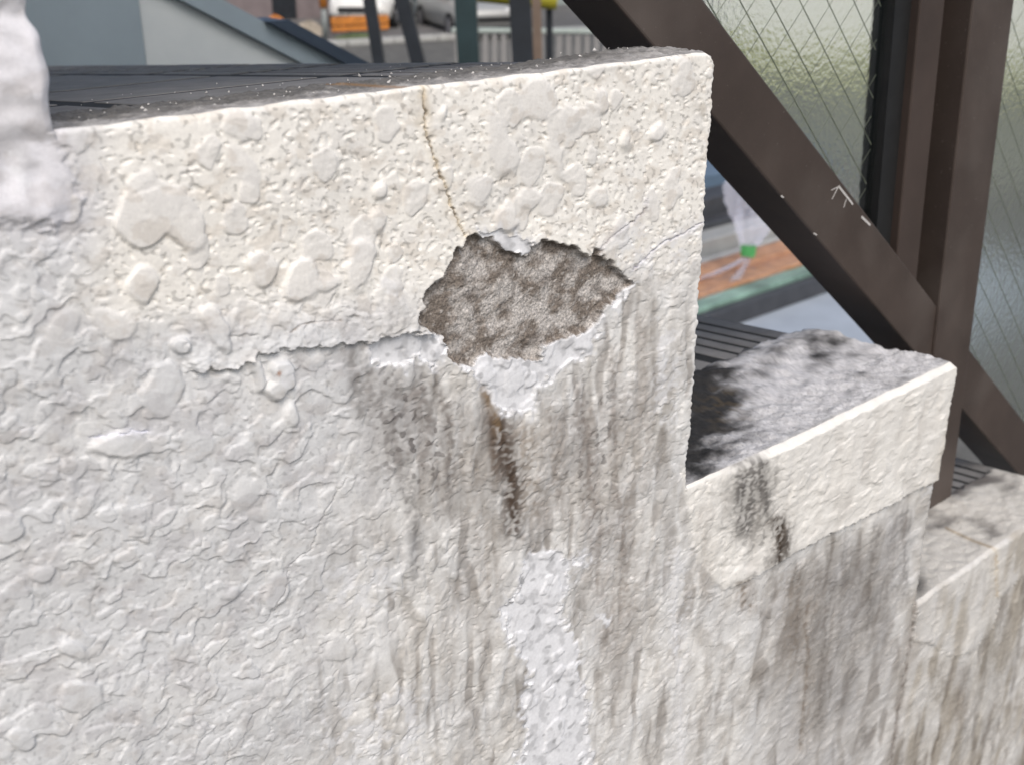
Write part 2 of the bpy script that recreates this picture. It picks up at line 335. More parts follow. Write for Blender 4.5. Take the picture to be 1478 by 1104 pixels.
    k = sst(-9, 3, un+3*pn(u/3, v/3, 50))[:, None]; cu = wht*(1-.25*sst(.0, .6, fbm(u/7, v/7, 104, 3)))[:, None]; cu = cu*(1-.35*sst(.5, .75, pn(u/5, v/4, 105)+.35*pn(u/20, v/20, 110))[:, None]); c = c*(1-k)+cu*k
    k = sst(-1.5, .5, sp)[:, None]
    mo = np.array(lin((146, 136, 125))); dk = np.array(lin((84, 74, 66))); lt = np.array(lin((196, 191, 185)))
    a = sst(-.5, .5, fbm(u/10, v/8, 106, 3)+.45*sst(690, 620, PX)+.25*sst(430, 340, PY)-.25*np.exp(-((PX-720)**2+(PY-430)**2)/4500))[:, None]
    g = sst(-.4, .5, pn(u/2, v/1.8, 107))[:, None]
    cm = lt*(1-a)*.55+mo*(1-a)*.45+(dk*.5+mo*.5)*a; cm = cm*(1.12+.08*g)*np.array([.98, 1.0, 1.03]); 
    k2 = .6*sst(.4, .6, pn(u/2.2, v/2, 108))[:, None]; cm = cm*(1-k2)+lt*k2
    k2 = sst(.3, .8, fbm(u/16, v/13, 109, 4)+.15)[:, None]*.5; cm = cm*(1-k2)+dk*k2
    c = c*(1-k)+cm*k
    return h*.001, np.clip(c*.93, .003, .9), sp, un

BLOB = [  # centre, radii (photo pixels), tilt, height in mm: the larger drops of paint
    (205, 315, 40, 50, .25, 1.3), (262, 318, 30, 52, -.55, 1.25), (378, 388, 20, 25, 0, 1.1), (435, 405, 26, 36, .3, 1.0), (468, 408, 22, 10, -.2, .9), (518, 385, 18, 42, .25, 1.1),
    (345, 182, 26, 22, 0, .9), (350, 240, 18, 34, -.5, .8), (205, 262, 16, 26, .9, .7), (312, 472, 20, 38, -.3, 1.0), (258, 500, 16, 16, 0, 1.2), (235, 565, 30, 40, .3, .5),
    (545, 320, 12, 22, 0, .8), (548, 275, 11, 16, 0, .7), (205, 410, 22, 30, .3, .6), (165, 470, 36, 22, .5, .4), (90, 480, 20, 38, .4, .5),
    (715, 200, 17, 55, -.12, 1.2), (730, 225, 18, 30, -.2, 1.2), (775, 145, 30, 32, 0, .9), (820, 170, 13, 26, 0, .9), (800, 228, 13, 30, -.3, .9), (868, 148, 12, 24, 0, .7), (905, 205, 10, 16, 0, .7),
    (690, 275, 20, 24, 0, .8), (762, 285, 17, 20, 0, .8), (730, 315, 18, 24, 0, .8), (865, 285, 14, 18, 0, .7), (950, 190, 10, 12, 0, .7), (895, 325, 10, 18, 0, .6), (640, 165, 7, 12, 0, 1.0),
    (370, 540, 10, 28, -.3, 2.6), (405, 540, 17, 26, .1, 3.4), (418, 594, 12, 20, 0, 2.2), (396, 562, 15, 14, 0, 3.0), (330, 548, 14, 10, .3, 1.0), (455, 520, 20, 12, 0, .6),
    (352, 708, 20, 26, 0, 1.2), (376, 742, 18, 14, .3, 1.0), (392, 730, 10, 24, 0, 1.0), (105, 935, 24, 14, .2, 1.2), (115, 1005, 36, 24, 0, 1.0), (60, 825, 18, 16, 0, .9), (175, 640, 46, 20, -.1, 1.0),
    (285, 640, 26, 26, .6, .9), (400, 850, 18, 30, .2, .8), (365, 990, 16, 10, 0, .9), (560, 950, 18, 40, 0, .7), (535, 965, 8, 26, .2, .8), (490, 935, 26, 16, -.3, .7), (590, 790, 10, 26, 0, .7),
    (10, 760, 26, 20, 0, 1.2), (330, 855, 14, 8, -.2, 1.0), (60, 270, 46, 40, .3, .9), (95, 300, 24, 24, 0, .8), (565, 412, 14, 14, 0, .4), (30, 1065, 22, 18, .3, .9), (1060, 830, 26, 12, -.4, .8)]
L1 = [(268, 538), (300, 530), (335, 534), (372, 508), (420, 500), (480, 497), (530, 490), (580, 482), (625, 478), (660, 486)]
L2 = [(1028, 838), (1044, 852), (1075, 838), (1130, 803), (1200, 766), (1280, 726), (1362, 684)]
SPALL = [(612, 478), (600, 462), (612, 425), (640, 392), (662, 358), (680, 340), (712, 346), (745, 366), (760, 370), (778, 348), (800, 348), (835, 362), (852, 372), (860, 358), (872, 372), (900, 396), (916, 410), (890, 432), (872, 445), (866, 468), (845, 482), (812, 492), (785, 500), (778, 520), (735, 518), (700, 512), (690, 528), (660, 530), (645, 508), (640, 486)]
UNDER = [[(660, 528), (690, 508), (780, 520), (790, 492), (835, 482), (872, 448), (866, 480), (850, 512), (818, 530), (790, 548), (776, 560), (768, 592), (748, 598), (722, 594), (708, 566), (685, 540)],
         [(526, 492), (600, 480), (632, 484), (644, 512), (628, 530), (606, 514), (586, 532), (566, 518), (548, 534), (532, 512)],
         [(690, 332), (730, 334), (752, 345), (775, 350), (760, 372), (740, 362), (705, 345)],
         [(768, 800), (800, 798), (822, 812), (818, 842), (806, 872), (820, 912), (836, 940), (832, 975), (850, 1010), (846, 1060), (856, 1130), (735, 1130), (760, 1060), (752, 1010), (768, 972), (752, 945), (728, 910), (724, 885), (745, 850), (752, 822)],
         [(890, 430), (916, 412), (905, 426), (884, 446)], [(832, 806), (850, 798), (846, 812), (830, 816)], [(868, 892), (880, 890), (876, 900)]]
WHITE = [[(960, 350), (1012, 328), (1005, 375), (975, 372), (930, 392)], [(905, 335), (932, 325), (928, 368), (905, 375), (880, 360)], [(552, 402), (580, 404), (576, 422), (556, 420)], [(945, 470), (975, 470), (970, 620), (948, 610)],
         [(975, 780), (990, 790), (985, 960), (972, 960)], [(470, 820), (560, 800), (570, 870), (470, 880)], [(470, 1010), (600, 990), (610, 1130), (470, 1130)], [(0, 230), (40, 225), (50, 265), (0, 280)], [(388, 520), (415, 520), (420, 560), (395, 575)], [(1340, 690), (1365, 680), (1360, 720), (1335, 715)]]
CRACK = [([(611, 128), (614, 165), (613, 185), (622, 215), (635, 255), (648, 290), (660, 318), (672, 342)], 1.5, 1.3, ((84, 66, 46), (226, 206, 168))),
         ([(935, 288), (930, 305), (915, 320), (895, 332), (872, 352), (862, 365)], 1.3, .5, ((150, 142, 136), (215, 214, 220))),
         ([(1012, 322), (985, 338), (955, 352), (935, 372), (915, 390)], 1.6, .7, ((165, 160, 168), (220, 222, 232))),
         ([(490, 462), (440, 465), (415, 478)], 1.3, .4, ((150, 140, 130), (225, 222, 220))),
         ([(130, 632), (190, 622), (215, 622)], 1.6, .7, ((235, 235, 245), (220, 220, 228))),
         ([(500, 690), (462, 745), (450, 790), (418, 815), (412, 850), (392, 882)], 1.3, .6, None),
         ([(330, 1060), (328, 1104)], 1.5, .5, None),
         ([(1320, 866), (1312, 930), (1300, 1000), (1290, 1060), (1278, 1140)], 2.6, .25, ((108, 100, 92), (176, 168, 160))),
         ([(1166, 870), (1160, 905), (1166, 950), (1160, 1000), (1156, 1080)], 2.4, .2, ((120, 110, 100), (170, 162, 152))),
         ([(1435, 790), (1434, 830), (1436, 858)], 1.6, .5, ((178, 160, 134), (208, 198, 178))),
         ([(972, 800), (974, 900), (980, 980), (984, 1104)], 3.0, -.15, ((226, 225, 224), (222, 220, 218)))]
STREAK = [([(1150, 800), (1150, 880), (1144, 980)], 8, .7, (96, 88, 80), -.1), ([(1200, 775), (1196, 860), (1186, 980), (1180, 1100)], 7, .65, (100, 94, 88), -.1), ([(1262, 745), (1256, 840), (1248, 960)], 8, .6, (104, 98, 92), -.1), ([(1310, 720), (1306, 800), (1300, 900)], 7, .6, (104, 98, 94), -.1), ([(1222, 760), (1216, 850), (1206, 1000)], 6, .55, (104, 98, 92), -.1), ([(1395, 950), (1392, 1020), (1384, 1100)], 9, .6, (128, 122, 114), -.1), ([(1455, 850), (1445, 950), (1430, 1100)], 9, .5, (136, 130, 122), -.1),
          ([(700, 540), (712, 600), (716, 660), (712, 720)], 10, .7, (120, 100, 80), -.1), ([(560, 530), (572, 600), (584, 690), (598, 780), (606, 900)], 11, .7, (104, 100, 98), .0), ([(622, 520), (640, 600), (652, 690), (660, 800)], 10, .7, (112, 104, 98), .0), ([(505, 500), (512, 560), (520, 640)], 10, .6, (120, 116, 112), .0), ([(600, 520), (612, 580), (618, 640)], 8, .6, (100, 94, 90), .0), ([(790, 560), (800, 640), (812, 740), (818, 800)], 9, .6, (128, 118, 108), .0), ([(835, 520), (842, 620), (850, 720), (862, 830)], 10, .65, (122, 114, 108), .0), ([(880, 480), (884, 580), (890, 700), (902, 850), (905, 980)], 10, .6, (128, 118, 110), .0), ([(925, 440), (925, 560), (930, 720)], 10, .5, (140, 130, 122), .0), ([(945, 500), (944, 600), (946, 700)], 7, .5, (128, 120, 112), .0), ([(1180, 790), (1172, 900), (1160, 1050)], 12, .55, (112, 104, 96), .0), ([(1240, 760), (1232, 880), (1222, 1040)], 12, .5, (118, 112, 106), .0), ([(1290, 735), (1284, 850), (1272, 980)], 12, .5, (116, 110, 106), .0), ([(1096, 650), (1098, 700), (1100, 760)], 8, .8, (70, 66, 62), -.1), ([(1065, 670), (1066, 720), (1066, 780)], 8, .7, (84, 80, 78), -.1),
          ([(712, 585), (728, 640), (738, 700), (742, 760), (738, 810)], 22, 1.0, (74, 60, 50), -.2), ([(755, 600), (762, 660), (770, 720), (775, 770)], 20, .6, (132, 116, 98), .05),
          ([(540, 510), (550, 580), (566, 650), (575, 720)], 30, .62, (128, 122, 118), .12), ([(590, 540), (610, 610), (625, 680), (640, 780)], 26, .66, (122, 114, 108), .12), ([(650, 560), (672, 640), (690, 740), (710, 860), (700, 1000)], 22, .5, (132, 122, 112), .1),
          ([(470, 505), (520, 500), (528, 560), (540, 620)], 14, .5, (140, 134, 130), .0), ([(850, 560), (852, 650), (860, 780), (880, 900), (890, 1104)], 22, .5, (140, 130, 122), .0), ([(800, 580), (805, 680), (812, 780)], 24, .48, (150, 142, 134), .0), ([(905, 520), (905, 640), (912, 800), (920, 1000)], 24, .36, (150, 140, 130), .05),
          ([(1082, 650), (1078, 700), (1074, 750), (1070, 800)], 26, .85, (92, 88, 84), -.05), ([(1108, 738), (1122, 760), (1118, 800), (1104, 830)], 13, 1.0, (62, 50, 38), -.3), ([(1072, 830), (1076, 860), (1078, 890)], 16, .7, (110, 92, 72), .05), ([(1130, 810), (1140, 900), (1145, 1000)], 26, .45, (138, 126, 112), .1), ([(1215, 780), (1205, 900), (1190, 1104)], 30, .35, (140, 134, 128), .05),
          ([(1345, 945), (1356, 985), (1360, 1030)], 18, .6, (138, 130, 118), 0), ([(1380, 955), (1384, 1000), (1380, 1060)], 12, .4, (150, 140, 130), .0), ([(1440, 880), (1425, 960), (1405, 1104)], 14, .4, (142, 138, 130), .0),
          ([(1015, 720), (1016, 780), (1012, 900)], 14, .35, (150, 140, 130), .0), ([(610, 132), (612, 170), (600, 190)], 9, .5, (150, 132, 104), .0), ([(1012, 145), (1010, 158), (1005, 172)], 9, .5, (150, 142, 128), 0), ([(80, 195), (100, 230), (130, 262)], 16, .35, (150, 142, 130), .0),
          ([(470, 740), (475, 800), (478, 860)], 9, .3, (150, 145, 138), .2), ([(665, 820), (640, 920), (620, 1060)], 20, .3, (160, 152, 142), .05), ([(700, 560), (716, 600), (722, 640)], 6, .5, (140, 116, 84), -.1), ([(395, 534), (398, 536), (402, 537)], 4, .9, (150, 96, 52), -.9)]

# ------------------------------------------------------------------ staircase
stair = tag(empty('outdoor_staircase', (0, 0, 0)), 'weathered white stucco staircase with grey tiled treads and peeling paint on its side', 'staircase')

def spacing_x(a, b, q):
    xs = [a]
    while xs[-1] < b:
        x = xs[-1]; xs.append(x+q*(x*x+.15)/350)
    xs[-1] = b; return xs
def spacing_z(a, b, q):
    zs = [a]
    while zs[-1] > b:
        z = zs[-1]; zs.append(z-q*(.00036 if z > -.26 else .00036+(-.26-z)*.0011))
    zs[-1] = b; return zs
Q = .9
br = [0.0]+NOSE[:3]+[.86]
xs = []
for a, b in zip(br[:-1], br[1:]): xs += spacing_x(a, b, Q)[:-1]
xs = np.array(xs+[br[-1]])
zb = [.03]+TOPZ[1:4]+[-.74]
zs = []
for a, b in zip(zb[:-1], zb[1:]): zs += spacing_z(a, b, Q)[:-1]
zs = np.array(zs+[zb[-1]])

def edge_shape(X, Z, nz):
    """distance to the free outline, rounding depth and in-plane wobble"""
    u = X*1000; v = Z*1000
    e = np.full(X.shape, 1.0); wx = np.zeros_like(X); wz = np.zeros_like(X)
    kx = [k for k in range(len(NOSE)-1) if NOSE[k]-.3 < X.max() and NOSE[k]+.3 > X.min()]
    for k in kx:
        inz = (Z <= TOPZ[k]+1e-6) & (Z >= TOPZ[k+1]-1e-6); dx = NOSE[k]-X
        e = np.where(inz & (dx >= -1e-7), np.minimum(e, dx), e)
        f = np.exp(-np.abs(dx)/.008)*inz*sst(0, .012, Z-TOPZ[k+1])
        amp = .0036 if k == 0 else .0010
        n = (pn(v/17+k*9, v*0+.5, 120)+.6*pn(v/7, v*0+k*3.3+.5, 121)) if k == 0 else pn(v/4.5, v*0+k+.5, 122)+.9*pn(v/1.9, v*0+k+.5, 123)+.8*pn(v/22, v*0+k+.5, 126)
        wx = wx+amp*f*n
        inx = (X >= NOSE[k]-1e-7) & (X <= NOSE[k+1]+1e-7); dz = TOPZ[k+1]-Z
        e = np.where(inx & (dz >= -1e-7), np.minimum(e, dz), e)
        f = np.exp(-np.abs(dz)/.006)*inx*sst(0, .004, NOSE[k+1]-X); n = pn(u/14, u*0+k+.5, 124)+.3*pn(u/6, u*0+.5+k, 125)
        wz = wz+.0006*f*n
        # rounded outer corner
        cxn = sst(.006, 0, NOSE[k+1]-X)*sst(.006, 0, TOPZ[k+1]-Z)*(X <= NOSE[k+1]+1e-7)*(Z <= TOPZ[k+1]+1e-7)
        wx = wx-.0016*cxn; wz = wz-.0016*cxn
    r = .0015; q = np.clip(r-e, 0, r); dep = r-np.sqrt(np.maximum(r*r-q*q, 0))
    return e, dep, wx, wz

def wall_patch(xs, zs, keep, back=0.0):
    """vertices, quads of the wall sheet over the grid, cut to the stepped outline"""
    nx, nz = len(xs), len(zs)
    xc = (xs[:-1]+xs[1:])/2; zc = (zs[:-1]+zs[1:])/2
    cell = (zc[None, :] < top_at(xc)[:, None]) & keep(xc[:, None], zc[None, :])
    I, J = np.nonzero(cell)
    vid = np.full((nx, nz), -1, np.int64); used = np.zeros((nx, nz), bool)
    for a in (0, 1):
        for b in (0, 1): used[I+a, J+b] = True
    vid[used] = np.arange(used.sum())
    ii, jj = np.nonzero(used); X = xs[ii].astype(float); Z = zs[jj].astype(float)
    h, c, sp, un = relief(X, Z)
    e = np.full(X.shape, 1.0); dep = np.zeros_like(X); wx = np.zeros_like(X); wz = np.zeros_like(X)
    m = top_at(X)-Z < .06
    for q_ in NOSE: m |= (np.abs(X-q_) < .06) & (Z >= top_at(X+.061)-.03)
    e[m], dep[m], wx[m], wz[m] = edge_shape(X[m], Z[m], None)
    fade = .3+.7*sst(0, .003, e)
    V = np.stack([X+wx, -h*fade+dep+back, Z+wz], 1)
    quads = np.stack([vid[I, J], vid[I, J+1], vid[I+1, J+1], vid[I+1, J]], 1)
    return V, quads, c, sp, un, vid

def np_mesh(name, V, quads, colr, mat, parent, flat=False):
    used = np.unique(quads); remap = np.full(len(V), -1, np.int64); remap[used] = np.arange(len(used)); q = remap[quads]; v = V[used]
    me = bpy.data.meshes.new(name); me.vertices.add(len(v)); me.vertices.foreach_set('co', v.astype(np.float32).ravel())
    n = len(q); me.loops.add(n*4); me.loops.foreach_set('vertex_index', q.astype(np.int32).ravel())
    me.polygons.add(n); me.polygons.foreach_set('loop_start', np.arange(0, n*4, 4, dtype=np.int32)); me.polygons.foreach_set('loop_total', np.full(n, 4, np.int32))
    me.update(calc_edges=True); me.polygons.foreach_set('use_smooth', np.full(n, not flat))
    if colr is not None:
        a = me.color_attributes.new('tint', 'FLOAT_COLOR', 'POINT'); cc = np.ones((len(v), 4), np.float32); cc[:, :3] = colr[used]; a.data.foreach_set('color', cc.ravel())
    me.materials.append(mat); me.validate()
    o = bpy.data.objects.new(name, me); COL.objects.link(o); o.parent = parent; return o

bottom = lambda x: -.2355+.04-.588*(x-.06)-.12          # just below what the photograph shows
V, quads, C, sp, un, vid = wall_patch(xs, zs, lambda x, z: z > bottom(x))
qs = sp[quads].max(1) > .3; qu = (un[quads].max(1) > .3) & ~qs
wall = np_mesh('side_wall', V, quads[~qs & ~qu], C, M_plaster, stair); wall['label'] = 'cream stucco side wall with drips, cracks and dark water streaks'
o = np_mesh('exposed_mortar', V, quads[qs], C, M_mortar, wall); o['label'] = 'rough grey brown mortar where the coat has broken away'
ctr = np.stack([V[quads[:, 0], 0], V[quads[:, 0], 2]], 1); pxc, pyc = to_px(ctr[:, 0], 0*ctr[:, 0], ctr[:, 1])
for nm, m, lb in (('bare_undercoat', pyc > 700, 'long white bare patch below the brown streak'), ('bare_undercoat', (pyc <= 700) & (pxc < 648), 'white chipped strip left of the broken patch'), ('bare_undercoat', (pyc <= 700) & (pxc >= 648), 'white undercoat rim around the broken patch')):
    o = np_mesh(nm, V, quads[qu & m], C, M_under, wall); o['label'] = lb
# free side edges of the steps get a return, the riser side
for k in (0, 1, 2):
    i = int(np.argmin(abs(xs-NOSE[k]))); js = [j for j in range(len(zs)) if vid[i, j] >= 0 and zs[j] <= TOPZ[k]+1e-6 and zs[j] >= TOPZ[k+1]-1e-6]
    a = V[[vid[i, j] for j in js]]; rows = [a]
    for s_, dx in ((.006, -.0002), (.02, -.0006), (.05, -.001)): b = a.copy(); b[:, 1] = a[:, 1]+s_; b[:, 0] = a[:, 0]+dx; b[:, 2] -= SLOPE*s_+.0006; rows.append(b)
    vv = np.concatenate(rows); n = len(js); qd = [(r*n+t, (r+1)*n+t, (r+1)*n+t+1, r*n+t+1) for r in range(3) for t in range(n-1)]
    np_mesh('riser_edge', vv, np.array(qd), np.tile(C[[vid[i, j] for j in js]], (4, 1)), M_plaster, wall)

# the rest of the wall, beyond the picture
xg = np.array(sorted(set([XMIN]+list(np.arange(XMIN, 0, .012))+list(np.arange(0, NOSE[-1], .012))+NOSE)))
zg = np.array(sorted(set(list(np.arange(GZ, .146, .012))+TOPZ+[GZ]), reverse=True))
V2, q2, C2, _, _, _ = wall_patch(xg, zg, lambda x, z: (z < bottom(x)+.015) | (x < .012) | (x > .845) | (z > .022), .0015)
np_mesh('lower_wall', V2, q2, C2, M_plaster, stair)

# body of the stair behind the face
poly = [(XMIN, GZ), (XMIN, TOPZ[0]-.012)]
for k in range(len(NOSE)-1): poly += [(NOSE[k]-.004, TOPZ[k]-.012), (NOSE[k]-.004, TOPZ[k+1]-.012)]
poly += [(NOSE[-1]-.004, TOPZ[-1]-.012), (NOSE[-1]-.004, GZ)]
n = len(poly); WID = 1.02
M_core = pmat('stair_concrete', (.30, .29, .27), .9, .15, 12, bump=.001, bscale=200)
v = [(p[0], .012, p[1]) for p in poly]+[(p[0], WID, p[1]-(SLOPE*WID if p[1] > GZ else 0)) for p in poly]
mesh_obj('stair_core', v, [tuple(range(n)), tuple(range(2*n-1, n-1, -1))]+[(i, i+n, (i+1) % n+n, (i+1) % n) for i in range(n)], M_core, stair)

# treads: mortar margin along the wall, tiles beyond it
MARG = {1: .066, 2: .110, 3: .07}
def margin_edge(k, X):
    u = X*1000
    return MARG[k]+.006*pn(u/40, u*0+k+.5, 130)+.003*pn(u/8, u*0+k+.5, 131)
treads = {}
for k in (1, 2, 3):
    x0, x1 = NOSE[k-1], NOSE[k]
    if k < 3:
        ci = [i for i in range(len(xs)) if x0-1e-7 <= xs[i] <= x1+1e-7]
    else: ci = [i for i in range(len(xs)) if x0-1e-7 <= xs[i] <= .86]
    j = int(np.argmin(abs(zs-TOPZ[k]))); base = V[[vid[i, j] for i in ci]]; Xc = xs[ci]; nc = len(ci)
    ws = np.concatenate([np.linspace(0, .012, 14)[1:], np.linspace(.012, .04, 26)[1:], np.linspace(.04, MARG[k]+.02, 34)[1:]])
    rows = [base]; me_ = margin_edge(k, Xc)
    for w in ws:
        wv_ = base[:, 1]+w; uu = Xc*1000; vv = wv_*1000
        b = np.clip(w/.006, 0, 1)
        rough = .0009*fbm(uu/9, vv/9, 140+k, 4)+.00025*pn(uu/1.2, vv/1.2, 145)+.0004*sst(.2, .6, pn(uu/2.5, vv/2.5, 146))
        hump = 0
        if k == 1: hump = .0030*np.exp(-((Xc-.352)/.03)**2)*np.exp(-((wv_-.030)/.022)**2)
        if k == 2: hump = .0045*np.exp(-((wv_-.088)/.018)**2)*sst(.46, .56, Xc)-.003*np.exp(-((Xc-.45)/.05)**2)*np.exp(-((wv_-.05)/.03)**2)+.0012*fbm(uu/14, vv/14, 149, 3)
        drop = sst(-.003, .004, wv_-me_)*.009
        z = base[:, 2]+b*(TOPZ[k]-SLOPE*(wv_)+hump+rough-drop-base[:, 2])
        rows.append(np.stack([base[:, 0], wv_, z], 1))
    VV = np.concatenate(rows); nr = len(rows)
    qd = np.array([(r*nc+t, r*nc+t+1, (r+1)*nc+t+1, (r+1)*nc+t) for r in range(nr-1) for t in range(nc-1)])
    PX, PY = to_px(VV[:, 0], VV[:, 1], VV[:, 2]); uu = VV[:, 0]*1000; vv = VV[:, 1]*1000; w = np.tile(0*Xc, nr)+VV[:, 1]
    if k == 1:
        t = sst(-.01, .04, w+.014*fbm(uu/18, vv/9, 150, 4))[:, None]
        c = np.array(lin((176, 176, 178)))*(1-t)+np.array(lin((110, 110, 110)))*t
        c = c*(.85+.3*sst(-.4, .4, fbm(uu/5, vv/5, 151, 4)))[:, None]
        d_, _, _ = line_d(PX, PY, [(612, 128), (560, 126), (500, 122), (470, 121)], 20); q = (.6*sst(3, .5, d_))[:, None]; c = c*(1-q)+np.array(lin((150, 116, 76)))*q
    elif k == 2:
        blu = np.array(lin((204, 206, 212))); blk = np.array(lin((36, 36, 37))); brn = np.array(lin((82, 74, 62)))
        f = .42*fbm(uu/24, vv/16, 152, 5)
        t = .97*sst(-.3, .55, f-.16+.85*np.exp(-((PX-1015)/70)**2-((PY-580)/75)**2)+.30*np.exp(-((PX-1185)/75)**2-((PY-502)/26)**2)+.45*np.exp(-((PX-1000)/40)**2-((PY-665)/60)**2)-.8*np.exp(-((PX-1130)/50)**2-((PY-575)/30)**2)-.5*np.exp(-((PX-1290)/50)**2-((PY-500)/30)**2)-.3*np.exp(-((PX-1060)/40)**2-((PY-640)/30)**2))[:, None]
        c = blu*(1-t)+blk*t
        q = (.8*sst(.1, .4, fbm(uu/9, vv/9, 153, 3)+.1)*np.exp(-((PX-1045)/35)**2-((PY-585)/28)**2))[:, None]; c = c*(1-q)+brn*q
        sp_ = sst(.35, .6, pn(uu/1.6, vv/1.6, 154)); c = c*(1-.35*sp_[:, None]); c = c*(.9+.2*sst(-.4, .4, fbm(uu/3, vv/3, 155, 3)))[:, None]
        e = sst(.003, .0005, w)[:, None]*.4; c = c*(1-e)+np.array(lin((205, 205, 202)))*e
    else:
        t = sst(-.3, .9, .7*fbm(uu/40, vv/22, 156, 5)+.9*sst(.03, .08, w)-.3)[:, None]
        c = np.array(lin((204, 204, 202)))*(1-t)+np.array(lin((104, 102, 102)))*t
        q = (.8*np.exp(-((PX-1325)/14)**2-((PY-845)/22)**2))[:, None]; c = c*(1-q)+np.array(lin((58, 58, 60)))*q
        d_, _, _ = line_d(PX, PY, [(1366, 762), (1405, 780), (1438, 792)], 20); q = (.65*sst(3.5, .5, d_))[:, None]; c = c*(1-q)+np.array(lin((150, 132, 104)))*q
    tr = np_mesh('tread', VV, qd, np.clip(c*.88*np.array([1.04, 1.0, .94]), .004, .9), M_bed, stair); treads[k] = tr
    tr['label'] = {1: 'grey dusty mortar margin of the upper tread', 2: 'bluish mortar margin with black mould stains', 3: 'pale grey mortar margin of the lowest tread in view'}[k]

# tile meshes, shared between alike tiles
def tile_mesh(name, lx, ly, th=.010, c=.0003):
    m = MB().box((0, 0, -th), (lx, ly, 0), c); me = bpy.data.meshes.new(name); me.from_pydata(m.v, [], m.f); me.update(); me.materials.append(M_tile); return me
def nosing_mesh(name, lx, ly, th=.012):
    g = [(0, -th), (0, -.001), (.001, 0)]                # ridged strip: grooves run along the nosing
    for gx in (lx-.064, lx-.050, lx-.036, lx-.022): g += [(gx, 0), (gx+.0012, -.0026), (gx+.0036, -.0026), (gx+.0048, 0)]
    g += [(lx-.005, 0), (lx-.0015, -.0015), (lx, -.005), (lx, -th-.012), (lx-.006, -th-.012), (lx-.006, -th)]
    m = MB(); n = len(g); mk = [(p[0], 0, p[1]) for p in g]+[(p[0], ly, p[1]) for p in g]
    m.add(mk, [tuple(range(n)), tuple(range(2*n-1, n-1, -1))]+[(i, i+n, (i+1) % n+n, (i+1) % n) for i in range(n)])
    me = bpy.data.meshes.new(name); me.from_pydata(m.v, [], m.f); me.update(); me.materials.append(M_tile); return me
JN = .0105; LW = .1085; rng = random.Random(4)
for k in (1, 2, 3):
    x0, x1 = NOSE[k-1], NOSE[k]; w0 = MARG[k]-.012 if k != 1 else .056
    nos = nosing_mesh('nosing_tile', .076, LW-JN); rest = x1-.076-JN-(x0+.002)
    cols = [(x0+.002, .058), (x0+.002+.058+JN, rest-.058-JN)]
    cm = [tile_mesh('tile', c_[1], LW-JN) for c_ in cols]
    bed = MB(); zb_ = TOPZ[k]-.0034
    yb0 = MARG[k]-.014; bed.add([(x0-.004, yb0, zb_-SLOPE*yb0), (x1-.003, yb0, zb_-SLOPE*yb0), (x1-.003, WID, zb_-SLOPE*WID), (x0-.004, WID, zb_-SLOPE*WID)], [(0, 1, 2, 3)])
    bed.build('joint_bed', M_joint, treads[k])
    y = w0-LW if k == 1 else w0-LW*.4
    y = w0
    while y < WID:
        for me, xx, dz in [(nos, x1-.0755, 0)]+[(cm[i], cols[i][0], 0) for i in (0, 1)]:
            t = bpy.data.objects.new('tile' if me is not nos else 'nosing_tile', me); COL.objects.link(t); t.parent = treads[k]
            t.location = (xx, y, TOPZ[k]-SLOPE*y-.0030+rng.uniform(-.00012, .00012)); t.rotation_euler = (-math.atan(SLOPE)+rng.uniform(-.0006, .0006), rng.uniform(-.0006, .0006), rng.uniform(-.004, .004))
        y += LW
# crumbs of plaster on the upper tread
M_crumb = pmat('plaster_crumb', (.62, .60, .57), .9, .15, 300)
mb = MB()
for i in range(150):
    x = rng.uniform(.11, .365); w = abs(rng.gauss(.05, .035))+.012 if i % 3 else rng.uniform(.02, .2); s = rng.choice((.0003, .0003, .0004, .0006)) if i > 5 else .001
    z = TOPZ[1]-SLOPE*w+.0002+(.003*math.exp(-((x-.352)/.03)**2) if w < .06 else -.003)
    a = [Vector((rng.uniform(-1, 1), rng.uniform(-1, 1), rng.uniform(0, 1)))*s for _ in range(5)]
    c = Vector((x, w, z)); p = [c+Vector((s, 0, 0)), c+Vector((0, s, 0)), c+Vector((-s, 0, .0)), c+Vector((0, -s, 0)), c+Vector((0, 0, s*1.1)), c-Vector((0, 0, s*.4))]
    p = [q+a[j % 5]*.5 for j, q in enumerate(p)]
    mb.add(p, [(0, 1, 4), (1, 2, 4), (2, 3, 4), (3, 0, 4), (1, 0, 5), (2, 1, 5), (3, 2, 5), (0, 3, 5)])
tag(mb.build('plaster_crumbs', M_crumb), 'tiny white plaster crumbs scattered on the dark upper tread', 'crumbs', kind='stuff')

# ------------------------------------------------------------------ glazed railing on the steps
rail = tag(empty('glazed_railing', (.73, .08, TOPZ[3])), 'dark bronze aluminium stair railing with wired frosted glass panes', 'railing')
rail.location = (0, 0, 0)
RY0, RY1 = .065, .104; KS = -.79; LEAN = .083
zt = lambda x: -.0846+KS*(x-.5)                          # top line of the sloping bottom rail
lean = lambda x, z: x+LEAN*(-.05-z)
TH = .0464; UPH = .78
def sloped(x0, x1, dz0, dz1, y0, y1, name, mat, parent=rail):
    return MB().prism([(x0, zt(x0)+dz0), (x0, zt(x0)+dz1), (x1, zt(x1)+dz1), (x1, zt(x1)+dz0)], y0, y1).build(name, mat, parent)
def bev(o, w=.0012, s=2):
    b = o.modifiers.new('bevel', 'BEVEL'); b.width = w; b.segments = s; b.limit_method = 'ANGLE'; return o
def upright(xl, xr, zlo, zhi, y0, y1, name, mat, parent=rail):
    return MB().prism([(lean(xl, zlo), zlo), (lean(xl, zhi), zhi), (lean(xr, zhi), zhi), (lean(xr, zlo), zlo)], y0, y1).build(name, mat, parent)
BAYS = [(-.17, .7010), (.7548, 1.62)]
